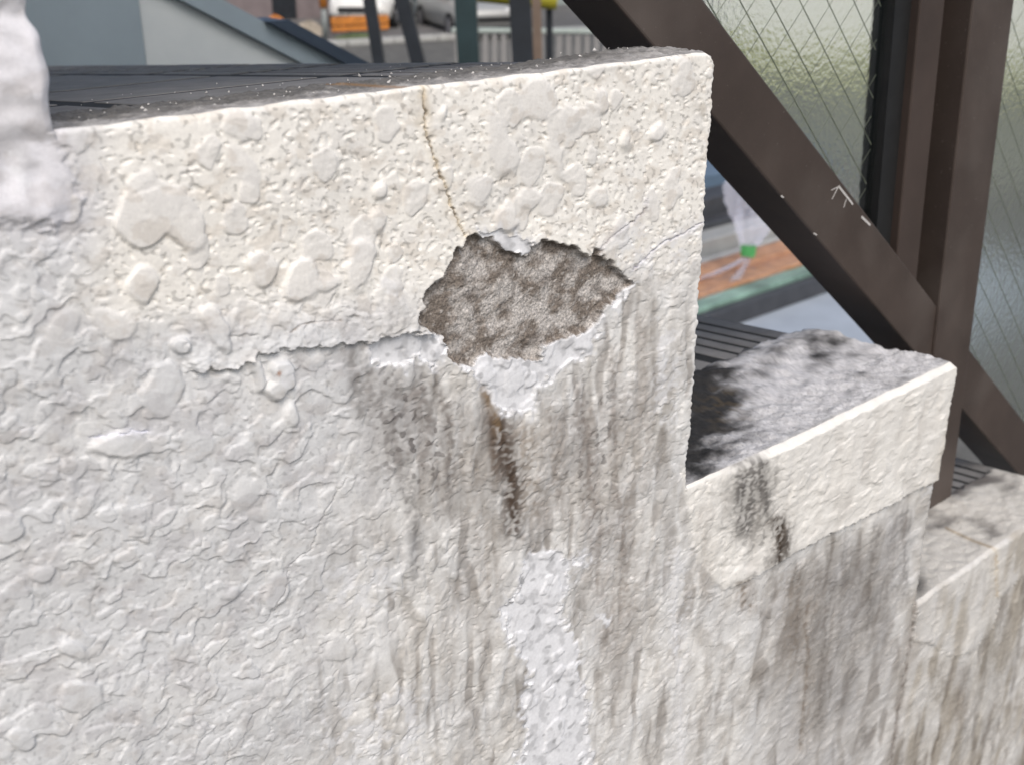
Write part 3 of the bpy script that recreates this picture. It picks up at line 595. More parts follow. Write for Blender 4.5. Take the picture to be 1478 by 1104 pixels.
for x0, x1 in BAYS:
    xa, xb = (x0, x1+.03) if x0 < 0 else (x0+.005, x1+.03)
    bev(sloped(xa, xb, -TH, 0, RY0+.002, RY1, 'bottom_rail', M_brown))
    sloped(xa, xb, 0.0, .004, RY0+.012, RY0+.016, 'glazing_bead', M_black)
    bev(sloped(xa, xb, UPH-.03, UPH+.012, RY0-.002, RY1, 'top_rail', M_brown))
posts = [(.7010, .7548, TOPZ[3]-.006), (1.62, 1.674, -1.19), (-.224, -.17, .142)]
for xl, xr, zl in posts:
    zh = zt(xl)+UPH+.02
    bev(upright(xl, xr, zl, zh, RY0, RY1+.002, 'post', M_brown))
    z0 = zt(xl)+.004
    bev(upright(xl-.0214, xl, z0-.02, zh-.05, RY0+.022, RY1-.004, 'post_channel', M_black), .0005)
    bev(upright(xl-.050, xl-.0214, z0-.008, zh-.05, RY0+.007, RY1-.004, 'glazing_bead', M_brown2))
    upright(xl-.068, xl-.050, z0, zh-.05, RY0+.013, RY1-.008, 'rubber_gasket', M_black)
    upright(xr, xr+.004, zt(xr)+.003, zh-.09, RY0+.013, RY1-.008, 'rubber_gasket', M_black)
# panes
gm = bpy.data.materials.new('wired_frosted_glass'); gm.use_nodes = True; t = gm.node_tree; b = t.nodes['Principled BSDF']
b.inputs['Base Color'].default_value = (.90, .97, .90, 1); b.inputs['Transmission Weight'].default_value = 1; b.inputs['Roughness'].default_value = .13; b.inputs['IOR'].default_value = 1.48
tc = t.nodes.new('ShaderNodeTexCoord'); nz = t.nodes.new('ShaderNodeTexNoise'); nz.inputs['Scale'].default_value = 260; nz.inputs['Detail'].default_value = 3
bp = t.nodes.new('ShaderNodeBump'); bp.inputs['Distance'].default_value = .00018; t.links.new(tc.outputs['Object'], nz.inputs['Vector']); t.links.new(nz.outputs[0], bp.inputs['Height']); t.links.new(bp.outputs[0], b.inputs['Normal'])
gm2 = bpy.data.materials.new('wired_glass_front'); gm2.use_nodes = True; b = gm2.node_tree.nodes['Principled BSDF']
b.inputs['Base Color'].default_value = (.93, .98, .93, 1); b.inputs['Transmission Weight'].default_value = 1; b.inputs['Roughness'].default_value = .02; b.inputs['IOR'].default_value = 1.48
M_wire = pmat('embedded_wire', (.24, .26, .19), .6, .1, 100)
GY = RY0+.018
for x0, x1 in BAYS:
    xr = x1-.050
    pl = [(lean(x0, zt(x0)), zt(x0)), (lean(x0, zt(x0)+UPH-.03), zt(x0)+UPH-.03), (lean(xr, zt(xr)+UPH-.03), zt(xr)+UPH-.03), (lean(xr, zt(xr)), zt(xr))]
    # keep the pane on the sloping rails
    pl = [(p[0], (zt(p[0])+.002) if i in (0, 3) else zt(p[0])+UPH-.028) for i, p in enumerate(pl)]
    pane = MB().prism(pl, GY, GY+.006).build('glass_pane', gm2, rail); pane.data.materials.append(gm); pane.data.polygons[1].material_index = 1
    mw = MB(); lo = lambda x: zt(x)+.003; hi = lambda x: zt(x)+UPH-.03
    xl_ = max(p[0] for p in pl[:2])-.02 if x0 > 0 else x0; 
    for sgn in (-1, 1):
        for i in range(-140, 160):
            c0 = i*.025; pts = []
            for q in np.arange(x0+.006, xr+.02, .004):
                z = sgn*1.0*(q-.5)+c0
                if lo(q) < z < hi(q) and q < lean(xr-.022, z) and q > lean(x0, z): pts.append((q, GY+.003, z))
            if len(pts) > 3:
                pts = [pts[0], pts[-1]]
                mw.tube(pts, .00042 if sgn < 0 else .00026, 4, False)
    mw.build('wire_mesh', M_wire, pane)
# scratches on the rail face
def scratch(pa, pb, w):
    a = hit(*pa, 1, RY0+.0018); b_ = hit(*pb, 1, RY0+.0018); d = Vector((b_[0]-a[0], 0, b_[2]-a[2])).normalized(); nrm = Vector((-d.z, 0, d.x))*w
    A, B_ = Vector(a), Vector(b_); m = MB(); y = Vector((0, .0003, 0))
    p = [A-nrm, A+nrm*.6, B_+nrm, B_-nrm*.5]; m.add(p+[q+y for q in p], [(0, 1, 2, 3), (7, 6, 5, 4), (0, 4, 5, 1), (1, 5, 6, 2), (2, 6, 7, 3), (3, 7, 4, 0)]); m.build('scratch', M_scr, rail)
for a_, b_, w_ in (((1211, 269), (1231, 296), .0008), ((1211, 269), (1201, 288), .0003), ((1211, 270), (1200, 275), .0003), ((1222, 288), (1218, 300), .0003), ((1244, 313), (1256, 326), .0009), ((1128, 283), (1131, 286), .0006), ((1175, 337), (1179, 340), .0005)): scratch(a_, b_, w_)

# ------------------------------------------------------------------ the street beyond
M_asph = pmat('asphalt', (.12, .118, .108), .9, .18, 3, bump=.004, bscale=60)
M_pave = pmat('paving', (.14, .135, .13), .9, .14, 2, bump=.003, bscale=40)
M_kerb = pmat('kerb_concrete', (.40, .40, .38), .85, .10, 6)
M_conc = pmat('pale_concrete', (.42, .43, .43), .85, .10, 4, bump=.002, bscale=50)
tag(mesh_obj('ground', [(-250, -250, GZ), (250, -250, GZ), (250, 250, GZ), (-250, 250, GZ)], [(0, 1, 2, 3)], M_asph), kind='structure')
g0, g1 = ground(433, 72), ground(584, 63); kd = (g1-g0)[:2]; kd = kd/np.linalg.norm(kd); kn = np.array([-kd[1], kd[0]])
if kn @ FW[:2] < 0: kn = -kn
ang = math.atan2(kd[1], kd[0]); K0 = g0[:2]
def street(s, d, z=0): return (K0[0]+s*kd[0]+d*kn[0], K0[1]+s*kd[1]+d*kn[1], GZ+z)     # s along the kerb, d beyond it
def st_of(px, py, d):                                   # position along the street of a line of sight at distance d beyond the kerb
    r = ray(px, py); den = r[0]*kn[0]+r[1]*kn[1]; t = (d-((CAM[0]-K0[0])*kn[0]+(CAM[1]-K0[1])*kn[1]))/den
    p = CAM+t*r; return (p[0]-K0[0])*kd[0]+(p[1]-K0[1])*kd[1], p[2]-GZ
MS = Matrix.Translation(Vector((K0[0], K0[1], GZ))) @ Matrix(((kd[0], kn[0], 0, 0), (kd[1], kn[1], 0, 0), (0, 0, 1, 0), (0, 0, 0, 1)))
def sbox(mb, a, b, ch=0): return mb.box(a, b, ch, MS)
mb = MB()
for i in range(-18, 40): sbox(mb, (i*1.2+.01, 0, 0), (i*1.2+1.19, .22, .15), .02)
tag(mb.build('kerb', M_kerb), kind='structure')
tag(sbox(MB(), (-22, .22, 0), (48, 6, .12)).build('pavement', M_pave), kind='structure')
tag(sbox(MB(), (-22, 6.004, .0), (48, 20, .125)).build('yard', M_pave), kind='structure')

# buildings across the street
M_bric = pmat('pink_brick', (.34, .21, .17), .85, .10, 5, bump=.003, bscale=40)
M_plum = pmat('mauve_wall', (.20, .165, .165), .8, .10, 3)
M_teal = pmat('teal_shutter', (.06, .17, .16), .6, .12, 4)
M_win = pmat('window_glass', (.03, .035, .04), .12, .1, 2, spec=.8)
M_frame = pmat('window_frame', (.35, .36, .36), .5, .05, 5)
M_green = pmat('grey_green_render', (.30, .34, .32), .85, .08, 3)
M_dark = pmat('dark_steel', (.018, .022, .028), .5, .2, 6)
M_roof = pmat('roof_sheet', (.10, .10, .11), .7, .1, 3)
def house(name, s0, s1, d0, d1, hgt, mat, label, wins, door=None):
    e = tag(empty(name, street((s0+s1)/2, d0, 0)), label, 'building'); L = Matrix.Translation(-Vector(e.location))
    def part(nm, boxes, m, par=e):
        q = MB()
        for a, b, c in boxes: q.box(a, b, c, L @ MS)
        return q.build(nm, m, par)
    part('wall', [((s0, d0, 0), (s1, d1, hgt), 0)], mat)
    part('roof', [((s0-.3, d0-.4, hgt+.002), (s1+.3, d1+.3, hgt+.2), .03)], M_roof)
    for a, b, z0, z1, wm in wins:
        f = part('window', [((a, d0-.05, z0), (b, d0+.02, z0+.07), 0), ((a, d0-.05, z1-.07), (b, d0+.02, z1), 0), ((a, d0-.048, z0+.07), (a+.07, d0+.02, z1-.07), 0), ((b-.07, d0-.048, z0+.07), (b, d0+.02, z1-.07), 0)], M_frame)
        q = MB().box((a+.07, d0-.02, z0+.07), (b-.07, d0+.01, z1-.07), 0, L @ MS); q.build('pane', wm, f)
    if door:
        a, b, z1, m = door; part('door', [((a, d0-.04, .12), (b, d0+.03, z1), .01)]+[((a+.03, d0-.055, .2+i*.12), (b-.03, d0-.041, .3+i*.12), .01) for i in range(int((z1-.35)/.12))], m)
    return e
sA = st_of(418, 20, 6.2)[0]; sB = st_of(496, 20, 6.2)[0]; sC = st_of(560, 20, 6.2)[0]; sD = st_of(745, 20, 6.2)[0]
house('shop_building', sA-4, sB, 6.2, 14, 6, M_plum, 'dark mauve building across the street behind the grey pole', [(sA+.3, sB-.5, 1.15, 2.3, M_win), (sA-2.6, sA-.6, 1.0, 2.4, M_win)], (sA-.5, sA+.2, 2.2, M_dark))
house('brick_house', sB+.02, sC+.25, 6.2, 14, 5.5, M_bric, 'pink brick house across the street left of the parked cars', [(sB+.5, sC-.3, 1.9, 3.0, M_win)])
house('shutter_garage', sC+.27, sD+5, 6.9, 15, 5, M_green, 'grey green garage with teal ribbed shutter behind the parked cars', [(sD+1.4, sD+3.6, 1.2, 2.6, M_win)], (sD-2.4, sD+.9, 2.6, M_teal))
# pale wall, verge and shrubs down the street on the right, seen through the wired glass
M_pale = pmat('pale_house_wall', (.78, .76, .72), .85, .05, 1.5)
M_leaf = pmat('yellow_green_leaves', (.42, .42, .09), .6, .3, 3, col2=(.24, .27, .06))
M_stone = pmat('grey_stone_wall', (.24, .245, .215), .9, .25, 1.2, bump=.01, bscale=10)
def vseg(pxa, pya, pxb, pyb, d): a = far(pxa, pya, d); b = far(pxb, pyb, d); return a, b
def slab(a, b, z0, z1, th, off=0.0):                     # upright slab between two ground points
    a = Vector((a[0], a[1], 0)); b = Vector((b[0], b[1], 0)); d = (b-a).normalized(); n = Vector((-d.y, d.x, 0))
    if n.dot(Vector((FW[0], FW[1], 0))) < 0: n = -n
    p = [a+n*off, b+n*off, b+n*(off+th), a+n*(off+th)]
    v = [(q.x, q.y, z0) for q in p]+[(q.x, q.y, z1) for q in p]
    return v, [(0, 3, 2, 1), (4, 5, 6, 7), (0, 1, 5, 4), (1, 2, 6, 5), (2, 3, 7, 6), (3, 0, 4, 7)]
a, b = vseg(1000, 130, 2000, 130, 24)
e = tag(empty('pale_house', (a[0], a[1], GZ)), 'pale rendered house down the street behind the wired glass', 'building')
L = -np.array([a[0], a[1], GZ])
v, f = slab(a, b, GZ, 4.0, 8); mesh_obj('wall', np.array(v)+L, f, M_pale, e)
v, f = slab(a, b, 4.002, 4.25, 8.4, -.3); mesh_obj('roof', np.array(v)+L, f, M_roof, e)
a, b = vseg(980, 200, 2000, 200, 15)
za = far(1200, 118, 15)[2]
v, f = slab(a, b, GZ, za, .3); w_ = tag(mesh_obj('stone_wall', v, f, M_stone), 'low grey stone garden wall seen blurred through the wired glass', 'wall')
# shrubs on top of the wall
def shrub(c, rx, rz, n, seed, name, label):
    r = random.Random(seed); m = MB()
    e = tag(empty(name, (c[0], c[1], c[2])), label, 'shrub', 'yellow green shrubs along the garden wall')
    for i in range(n):
        d = Vector((r.gauss(0, 1), r.gauss(0, 1), r.gauss(0, 1))).normalized()*r.uniform(.55, 1); p = Vector((d.x*rx, d.y*rx, rz+d.z*rz)); s = r.uniform(.03, .07)
        q = [p+Vector((r.uniform(-1, 1), r.uniform(-1, 1), r.uniform(-1, 1)))*s for _ in range(4)]; m.add(q, [(0, 1, 2, 3)])
    m.build('foliage', M_leaf, e)
    st = MB()
    for i in range(5): st.tube([(0, 0, 0), (r.uniform(-.4, .4)*rx, r.uniform(-.4, .4)*rx, rz*1.2)], [.02, .006], 5)
    st.build('stem', pmat_stem, e)
pmat_stem = pmat('shrub_stem', (.10, .08, .05), .9, .2, 20)
wa, wb = Vector((a[0], a[1], 0)), Vector((b[0], b[1], 0)); nw = int((wb-wa).length/.62)
for i in range(nw):
    p = wa+(wb-wa)*((i+.5)/nw); d = Vector((FW[0], FW[1], 0)).normalized(); p = p+d*.75
    shrub((p.x, p.y, GZ), .5, (za-GZ)*.5+.22+.08*math.sin(i*2.1), 900, i, 'garden_shrub', 'yellow green leafy shrub behind the low stone garden wall')

# far balustrade of the stair: blue-grey sheet, shadow on its sloping edge put into darker colours
M_sheet = pmat('blue_grey_sheet', (.56, .58, .58), .5, .05, 5, col2=(.48, .51, .52))
M_navy = pmat('edge_shade_and_stanchion', (.035, .05, .075), .5, .1, 6)
M_blue2 = pmat('blue_sheet', (.26, .31, .345), .5, .05, 6)
PW = 1.035
q0 = hit(255, 0, 1, PW); q1 = hit(405, 78, 1, PW); sl = (q1[2]-q0[2])/(q1[0]-q0[0])
par = tag(empty('sheet_parapet', (q0[0], PW, q1[2]-.3)), 'blue grey sheet metal parapet with sloping edge coloured dark as shadow behind the upper tread', 'parapet')
L = (-q0[0], -PW, -(q1[2]-.3))
def ppoly(name, pts, y0, y1, m): 
    return MB().prism([(p[0]+L[0], p[1]+L[2]) for p in pts], y0+L[1], y1+L[1]).build(name, m, par)
xe = lambda z: q0[0]+(z-q0[2])/sl
xm = hit(205, 40, 1, PW)[0]
ZB = -.55
zx = lambda x: q0[2]+sl*(x-q0[0])
ppoly('panel', [(xm, ZB), (xm, zx(xm)), (xe(ZB), ZB)], PW, PW+.02, M_sheet)
ppoly('panel', [(XMIN, ZB), (XMIN, zx(XMIN)), (xm-.002, zx(xm-.002)), (xm-.002, ZB)], PW-.004, PW+.016, M_blue2)
ppoly('shaded_edge_band', [(XMIN, zx(XMIN)+.001), (XMIN, zx(XMIN-.052)), (xe(ZB)+.052, ZB), (xe(ZB)+.001, ZB)], PW-.01, PW+.03, M_blue2)  # edge in shadow, painted as a darker blue band
ppoly('shaded_edge_cap', [(xe(-.13)+.053, -.13), (xe(-.13)+.085, -.13), (xe(ZB)+.10, ZB), (xe(ZB)+.053, ZB)], PW-.02, PW+.04, M_navy)  # deepest shadow low on the edge, painted navy
ppoly('stanchion', [(.2, GZ), (.2, ZB-.002), (.26, ZB-.002), (.26, GZ)], PW, PW+.05, M_navy)

# steel posts of the canopy between the stair and the street
def steel_post(px0, px1, width, dist, label, mat, grp=None, depth=None):
    a = far(px0, 0, dist); b = far(px1, 78, dist); k = (b-a)/(b[2]-a[2]); lo_ = a+k*(GZ-a[2]); hi_ = a+k*(2.2-a[2])
    e = tag(empty('steel_post', (lo_[0], lo_[1], GZ)), label, 'post', grp)
    wv = Vector((RT[0], RT[1], 0))*(width/2); dv = Vector((FW[0], FW[1], 0)).normalized()*(depth or width)/2
    A = Vector((0, 0, .012)); B = Vector(hi_)-Vector(lo_)
    v = [A-wv-dv, A+wv-dv, A+wv+dv, A-wv+dv, B-wv-dv, B+wv-dv, B+wv+dv, B-wv+dv]
    mesh_obj('shaft', v, [(0, 3, 2, 1), (4, 5, 6, 7), (0, 1, 5, 4), (1, 2, 6, 5), (2, 3, 7, 6), (3, 0, 4, 7)], mat, e)
    MB().box((-width, -width, 0), (width, width, .012), .002).build('base_plate', mat, e)
M_teald = pmat('dark_teal_steel', (.022, .042, .045), .45, .15, 5)
M_tan = pmat('tan_post', (.20, .145, .11), .6, .1, 8)
steel_post(533, 545, .045, 4.5, 'slim leaning dark steel post left of the parked cars', M_dark)
steel_post(580, 600, .055, 4.5, 'slanted dark steel post in front of the silver car', M_dark)
steel_post(672, 676, .085, 4.6, 'broad dark teal steel post in front of the parked cars', M_teald)
steel_post(750, 754, .085, 4.6, 'black steel post beside the narrow tan post', M_dark)
steel_post(774, 776, .036, 4.75, 'narrow tan post right of the black post', M_tan)
# yellow barrier bar
ya = far(742, -3, 5.2); yb = far(804, 3, 5.2)
e = tag(empty('barrier_bar', (yb[0], yb[1], GZ)), 'yellow padded barrier bar at the top beside the dark posts', 'barrier'); Lo = Vector((yb[0], yb[1], GZ))
ya2 = Vector(ya)-(Vector(yb)-Vector(ya))*1.2
M_yel = pmat('yellow_padding', (.34, .30, .02), .6, .15, 10)
MB().tube([ya2-Lo, Vector(ya)-Lo, Vector(yb)-Lo], [.032, .034, .034], 12).build('bar', M_yel, e, True)
for s_ in (.5,): MB().tube([(ya2.x-Lo.x, ya2.y-Lo.y, 0), ya2-Lo], .02, 8).build('leg', M_dark, e)
MB().tube([(0, 0, 0), (0.02, 0, .4), Vector(yb)-Lo+Vector((0, .05, -.02))], .015, 8).build('leg', M_dark, e)

# railing along the near side of the road: pale top, bars
fa = far(652, 54, 19); fb = far(1100, 38, 19); M_rail = pmat('pale_rail', (.40, .45, .41), .6, .06, 6); M_bar = pmat('fence_bar', (.26, .25, .24), .7, .06, 6)
fa[2] = fb[2] = (fa[2]+fb[2])/2 + .02
fe = tag(empty('road_fence', (fa[0], fa[1], GZ)), 'low pale barred fence along the street right of the cars', 'fence'); A = Vector((0, 0, fa[2]-GZ)); B = Vector((fb[0]-fa[0], fb[1]-fa[1], fa[2]-GZ)); dd = (B-A).normalized(); ln = (B-A).length
R3 = Matrix(((dd.x, -dd.y, 0, 0), (dd.y, dd.x, 0, 0), (0, 0, 1, 0), (0, 0, 0, 1))); hz = A.z
MB().box((0, -.05, hz-.05), (ln, .05, hz+.02), .01, R3).build('top_rail', M_rail, fe)
MB().box((0, -.10, 0), (ln, .10, .22), .01, R3).build('base_kerb', M_conc, fe)
barm = MB().box((-.045, -.02, .2), (.045, .02, hz-.051), 0, Matrix(((dd.x, -dd.y, 0, 0), (dd.y, dd.x, 0, 0), (0, 0, 1, 0), (0, 0, 0, 1)))); me = None
for i in range(int(ln/.15)):
    if me is None: o = barm.build('bar', M_bar, fe); me = o.data
    else: o = bpy.data.objects.new('bar', me); COL.objects.link(o); o.parent = fe
    o.location = dd*(.1+i*.15)

# cars
M_silver = pmat('silver_paint', (.44, .44, .42), .28, .04, 3, metal=.3); M_white = pmat('white_paint', (.78, .77, .73), .3, .03, 3)
M_tyre = pmat('tyre', (.015, .015, .016), .85, .1, 20); M_rim = pmat('wheel_rim', (.4, .4, .42), .35, .05, 10, metal=.6); M_lamp = pmat('lamp_glass', (.8, .8, .78), .1, .03, 5); M_trim = pmat('black_trim', (.02, .02, .02), .5, .1, 10)
def car(loc, ang, paint, label):
    e = tag(empty('parked_car', loc), label, 'car'); e.rotation_euler = (0, 0, ang)
    # body lofted from cross-sections along x (front is -x)
    secs = [(-2.1, .62, .34, .62), (-2.02, .76, .24, .74), (-1.7, .83, .20, .82), (-1.0, .86, .18, .93), (-.3, .87, .18, .97), (.6, .87, .18, .98), (1.5, .86, .20, .98), (2.0, .80, .26, .92), (2.12, .66, .38, .78)]
    m = MB(); n = 12
    for x, hw, zl, zh in secs:
        ring = [(-.82, 0), (-.97, .12), (-1, .45), (-.98, .75), (-.90, .95), (-.6, 1), (.6, 1), (.90, .95), (.98, .75), (1, .45), (.97, .12), (.82, 0)]
        m.v += [(x, hw*a_, zl+(zh-zl)*b_) for a_, b_ in ring]
    for i in range(len(secs)-1):
        for k in range(n): m.f.append((i*n+k, i*n+(k+1) % n, (i+1)*n+(k+1) % n, (i+1)*n+k))
    m.f.append(tuple(range(n-1, -1, -1))); m.f.append(tuple(range((len(secs)-1)*n, len(secs)*n)))
    m.build('body', paint, e, True)
    # cabin
    cs = [(-.95, .74, .93, .95), (-.30, .64, .93, 1.44), (.2, .63, .93, 1.49), (1.1, .63, .93, 1.45), (1.75, .70, .93, 1.0)]
    m = MB(); ring = [(-1.12, 0), (-1.0, .85), (-.85, 1), (.85, 1), (1.0, .85), (1.12, 0)]
    for x, hw, zl, zh in cs: m.v += [(x, hw*a_, zl+(zh-zl)*b_) for a_, b_ in ring]
    for i in range(4):
        for k in range(6): m.f.append((i*6+k, i*6+(k+1) % 6, (i+1)*6+(k+1) % 6, (i+1)*6+k))
    m.build('cabin', paint, e, True)
    MB().add([(-.925, -.66, .975), (-.925, .66, .975), (-.38, .56, 1.405), (-.38, -.56, 1.405), (-.905, -.66, .975), (-.905, .66, .975), (-.36, .56, 1.405), (-.36, -.56, 1.405)], [(0, 1, 2, 3), (7, 6, 5, 4), (0, 3, 7, 4), (1, 5, 6, 2), (3, 2, 6, 7), (0, 4, 5, 1)]).build('windscreen', M_win, e)
    for s_ in (-1, 1):
        MB().prism([(-.55, 1.0), (-.22, 1.38), (.95, 1.38), (1.25, 1.0)], s_*.735, s_*.76).build('side_window', M_win, e)
        MB().box((-2.06, min(s_*.72, s_*.38), .58), (-1.93, max(s_*.72, s_*.38), .74), .03).build('headlight', M_lamp, e)
        MB().box((-.75, min(s_*.88, s_*1.05), .96), (-.6, max(s_*.88, s_*1.05), 1.1), .03).build('mirror', paint, e)
        for x in (-1.32, 1.28):
            y0, y1 = s_*.68, s_*.885
            t = MB().tube([(x, y0, .31), (x, y1, .31)], .31, 20).build('tyre', M_tyre, e); MB().tube([(x, y1-.01*s_, .31), (x, y1+.012*s_, .31)], .19, 16).build('rim', M_rim, t)
    MB().box((-2.13, -.5, .42), (-2.05, .5, .56), .01).build('grille', M_trim, e); MB().box((-2.14, -.75, .24), (-1.98, .75, .36), .03).build('bumper', M_trim, e)
cg = ground(655, 56); car((cg[0]+1.2, cg[1]+1.0, GZ), AZ+.35, M_silver, 'silver car parked across the street behind the dark posts')
cg = ground(566, 52); car((cg[0]+1.0, cg[1]+2.2, GZ+.12), AZ-.1, M_white, 'white car parked at the brick house behind the silver car')

# pole with an orange head, orange barriers, rubble heaps
M_pole = pmat('grey_pole', (.22, .24, .23), .6, .08, 8); M_or = pmat('orange_plastic', (.60, .22, .04), .5, .2, 4); M_rub = pmat('pale_rubble', (.42, .36, .28), .95, .25, 4, bump=.02, bscale=12); M_veg = pmat('low_green', (.10, .13, .05), .8, .3, 5)
p = street(st_of(470, 60, .8)[0], .8, .12); e = tag(empty('street_pole', p), 'grey street pole with orange head in front of the mauve building', 'pole')
MB().tube([(0, 0, 0), (0, 0, .72)], .07, 10).build('shaft', M_pole, e, True); MB().tube([(0, 0, .722), (0, 0, 1.9)], .10, 10).build('orange_sleeve', M_or, e, True); MB().tube([(0, 0, 1.902), (0, 0, 2.1)], .06, 10).build('cap', M_pole, e, True)
def barrier(px, w, label):
    s, _ = st_of(px, 60, 1.6); p = street(s, 1.6, .12); e = tag(empty('orange_barrier', p), label, 'barrier', 'orange barriers along the pavement'); e.rotation_euler = (0, 0, ang)
    MB().box((-w/2, -.03, .22), (w/2, .03, .42), .01).build('board', M_or, e)
    MB().box((-w/2, -.03, .06), (w/2, .03, .19), .01).build('board', M_or, e)
    for x in (-w/2+.1, w/2-.1): MB().prism([(x-.02, 0), (x+.02, 0), (x+.02, .5), (x-.02, .5)], .031, .07).build('leg', M_pole, e)
barrier(491, .42, 'short orange barrier beside the grey pole'); barrier(519, .62, 'wide orange barrier left of the leaning dark post'); barrier(554, .3, 'narrow orange barrier behind the leaning dark post')
def heap(px, py, d, r, h, mat, name, label, cat, seed):
    s, _ = st_of(px, py, d); p = street(s, d, .12); rr = random.Random(seed); m = MB(); n = 16; rings = 6
    for i in range(rings):
        f = i/(rings-1); m.v += [(r*(1-f)**.7*math.cos(2*math.pi*k/n)*rr.uniform(.8, 1.15)+.001, .6*r*(1-f)**.7*math.sin(2*math.pi*k/n)*rr.uniform(.8, 1.15), h*f**.8*rr.uniform(.85, 1.1)) for k in range(n)]
    for i in range(rings-1):
        for k in range(n): m.f.append((i*n+k, i*n+(k+1) % n, (i+1)*n+(k+1) % n, (i+1)*n+k))
    m.f.append(tuple((rings-1)*n+k for k in range(n)))
    o = tag(m.build(name, mat), label, cat); o.location = p; o.rotation_euler = (0, 0, ang); return o
heap(446, 60, 1.8, .55, .36, M_rub, 'rubble_heap', 'pale heap of rubble in front of the mauve building', 'heap', 3)
heap(412, 60, 2.4, .4, .30, M_rub, 'rubble_heap', 'small rubble heap beside the dark edge of the parapet', 'heap', 5)
heap(400, 60, 3.2, .5, .40, M_or, 'orange_tarpaulin_pile', 'orange tarpaulin covered pile left of the pole', 'pile', 8)
heap(515, 64, .75, .6, .10, M_veg, 'grass_tuft', 'low green weeds at the foot of the orange barriers', 'plants', 9)

# ------------------------------------------------------------------ wrapped building material on the yard floor below, seen under the sloping rail
M_wood = pmat('orange_timber', (.42, .21, .085), .6, .25, 9, col2=(.27, .115, .04)); M_greyb = pmat('dark_grey_profile', (.05, .052, .058), .5, .15, 6); M_lite = pmat('light_grey_profile', (.34, .345, .335), .5, .08, 6)
M_mint = pmat('mint_film', (.22, .34, .28), .4, .3, 3); M_tape = pmat('green_tape', (.08, .34, .10), .5, .08, 20); M_floor = pmat('pale_yard_slab', (.33, .37, .42), .8, .05, 3); M_blue = pmat('blue_tarp', (.10, .15, .21), .6, .1, 4)
film = bpy.data.materials.new('clear_film'); film.use_nodes = True; fb_ = film.node_tree.nodes['Principled BSDF']; fb_.inputs['Base Color'].default_value = (.8, .8, .9, 1); fb_.inputs['Alpha'].default_value = .26; fb_.inputs['Roughness'].default_value = .35
def gy(px, py, z=GZ): return hit(px, py, 2, z)
c0 = gy(1180, 455); tag(MB().box((4.0, c0[1]-.9, GZ-.05), (9.9, c0[1]+6.5, GZ+.02)).build('yard_slab', M_floor), kind='structure')
def long_piece(name, pxf, pyf, z0, th, wid, x0, x1, mat, label, cat, group=None):
    """a long piece lying parallel to the stair; (pxf, pyf) is a point of its near top edge"""
    p = hit(pxf, pyf, 2, z0+th); o = MB().box((x0-x1, 0, 0), (0, wid, th), min(.012, th*.2)).build(name, mat); o.location = (x1, p[1], z0); tag(o, label, cat, group); return o
Z0 = GZ+.02
long_piece('dark_beam', 1130, 420, Z0, .16, .20, 4.2, 9.4, M_greyb, 'dark grey beam lying nearest on the pale slab', 'beam')
long_piece('film_wrapped_board', 1130, 406, Z0, .20, .16, 4.2, 9.3, M_mint, 'mint green film wrapped board behind the dark beam', 'board')
long_piece('timber_board', 1100, 397, Z0, .22, .22, 4.2, 9.2, M_wood, 'orange timber board under clear film, nearest', 'board')
long_piece('timber_board', 1090, 376, Z0, .26, .24, 4.2, 9.2, M_wood, 'orange timber board right behind the green tape', 'board')
long_piece('light_profile', 1075, 358, Z0, .28, .05, 4.2, 9.5, M_lite, 'thin pale strip at the back of the orange boards', 'strip')
long_piece('light_profile', 1060, 336, Z0, .40, .28, 4.2, 9.6, M_lite, 'thick light grey profile lying behind the orange boards', 'profile')
long_piece('dark_profile', 1050, 315, Z0, .46, .30, 4.2, 9.6, M_greyb, 'lower dark grey profile behind the light grey one', 'profile')
long_piece('dark_profile', 1045, 282, Z0, .62, .34, 4.2, 9.6, M_greyb, 'tallest dark grey profile at the back of the stack', 'profile')
long_piece('blue_tarpaulin', 1035, 250, Z0, .74, 1.1, 4.2, 9.8, M_blue, 'blue tarpaulin block behind the dark profiles', 'tarpaulin')
# clear film bag standing on the boards with green tape round its neck
bp_ = hit(1078, 388, 2, Z0+.33); cxw = Vector((bp_[0], bp_[1], Z0+.33)); be = tag(empty('film_bag', cxw), 'clear plastic film bag gathered with green tape over the orange boards', 'bag')
def bag_loft(prof, name, mat, seed, crease=.3):
    rr = random.Random(seed); m = MB(); n = 36; pr = []
    for (za_, ra_, da_), (zb2, rb_, db_) in zip(prof[:-1], prof[1:]):
        for t_ in (0, .34, .67): pr.append((za_+(zb2-za_)*t_, ra_+(rb_-ra_)*t_, da_+(db_-da_)*t_))
    pr.append(prof[-1]); ph = [rr.uniform(0, 6.28) for _ in range(4)]
    for z, r_, dx in pr:
        for k in range(n):
            a_ = 2*math.pi*k/n; q = r_*(1+crease*(.5*math.sin(5*a_+ph[0]+6*z)+.35*math.sin(9*a_+ph[1]-8*z)+.3*math.sin(14*a_+ph[2]))+rr.uniform(-.07, .07))
            m.v.append((dx*RT[0]+q*math.cos(a_)*RT[0]-.45*q*math.sin(a_)*RT[1], dx*RT[1]+q*math.cos(a_)*RT[1]+.45*q*math.sin(a_)*RT[0], z+rr.uniform(-.01, .01)))
    for i in range(len(pr)-1):
        for k in range(n): m.f.append((i*n+k, i*n+(k+1) % n, (i+1)*n+(k+1) % n, (i+1)*n+k))
    return m.build(name, mat, be, False)
bag_loft([(.10, .055, 0), (.19, .065, 0)], 'tape', M_tape, 2, .05)
bag_loft([(.19, .06, 0), (.28, .10, .015), (.40, .15, .03), (.55, .20, .05), (.70, .23, .06), (.76, .16, .06)], 'film', film, 3, .35)
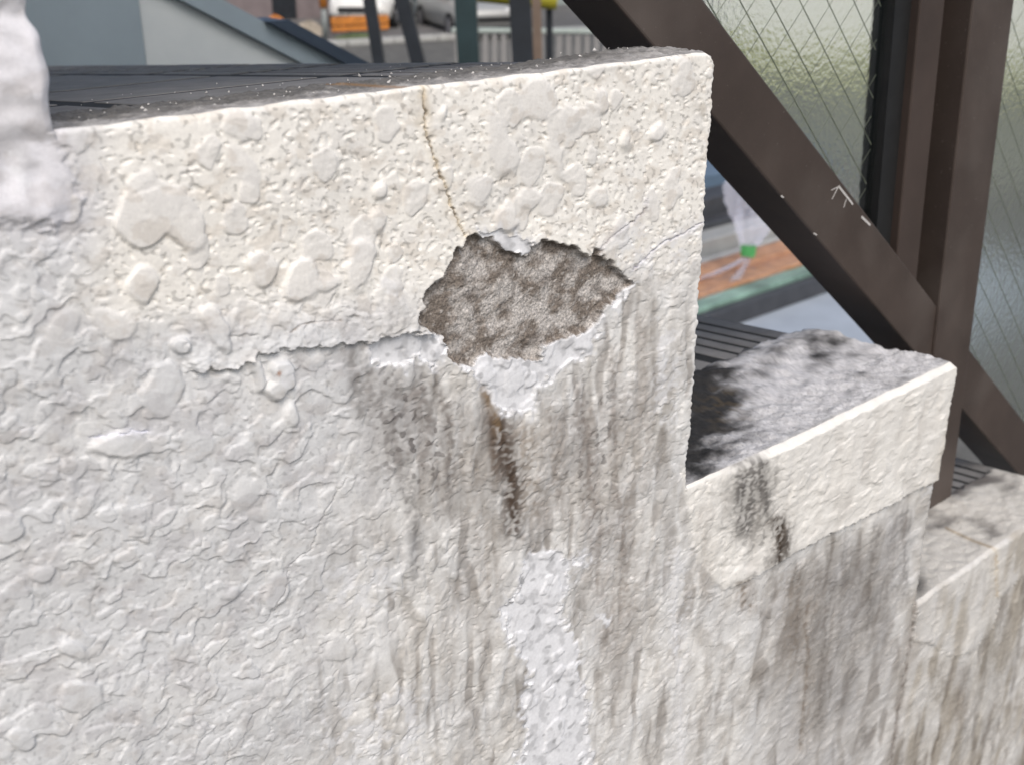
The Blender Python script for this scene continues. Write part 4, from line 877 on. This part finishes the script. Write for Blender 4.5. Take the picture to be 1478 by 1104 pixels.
def ribbon(pts, wid, name, mat, par):                    # a crinkled strip of film with some thickness
    m = MB(); W_ = Vector((RT[0], RT[1], .25)).normalized(); rr = random.Random(len(pts)); P_ = [Vector(p) for p in pts]
    for i, p in enumerate(P_):
        for j in range(7):
            t_ = j/6-.5; m.v.append(tuple(p+W_*wid[i]*t_+Vector((FW[0], FW[1], 0))*(.02*math.sin(j*2.1+i*1.7))))
    for i in range(len(P_)-1):
        for j in range(6): m.f.append((i*7+j, i*7+j+1, i*7+8+j, i*7+7+j))
    o = m.build(name, mat, par); so = o.modifiers.new('solidify', 'SOLIDIFY'); so.thickness = .002; return o
RV = Vector((RT[0], RT[1], 0))
ribbon([RV*(-.01)+Vector((0, 0, .11)), RV*(-.05)+Vector((0, 0, .06)), RV*(-.13)+Vector((0, 0, .02)), RV*(-.24)+Vector((0, 0, -.03)), RV*(-.34)+Vector((0, 0, -.08))], [.07, .09, .12, .16, .20], 'film_tail', film, be)
ribbon([RV*(.01)+Vector((0, 0, .11)), RV*(-.01)+Vector((0, 0, .03)), RV*(-.05)+Vector((0, 0, -.03)), RV*(-.10)+Vector((0, 0, -.10))], [.05, .06, .07, .10], 'film_tail', film, be)
# loose film lying over the boards
pf = hit(1120, 395, 2, Z0+.27); m = MB(); nx_, ny_ = 60, 14; rr = random.Random(12)
for i in range(nx_):
    for j in range(ny_): m.v.append((4.5+i*.08, pf[1]-.05+j*.05, Z0+.275+.018*math.sin(i*.7+j*.9)+.012*math.sin(i*1.9-j*1.3)+rr.uniform(0, .02)))
for i in range(nx_-1):
    for j in range(ny_-1): m.f.append((i*ny_+j, (i+1)*ny_+j, (i+1)*ny_+j+1, i*ny_+j+1))
film2 = film.copy(); film2.name = 'thin_clear_film'; film2.node_tree.nodes['Principled BSDF'].inputs['Alpha'].default_value = .04
fs = tag(m.build('film_sheet', film2), 'crumpled clear plastic film sheet lying over the orange boards', 'film'); so = fs.modifiers.new('solidify', 'SOLIDIFY'); so.thickness = .002
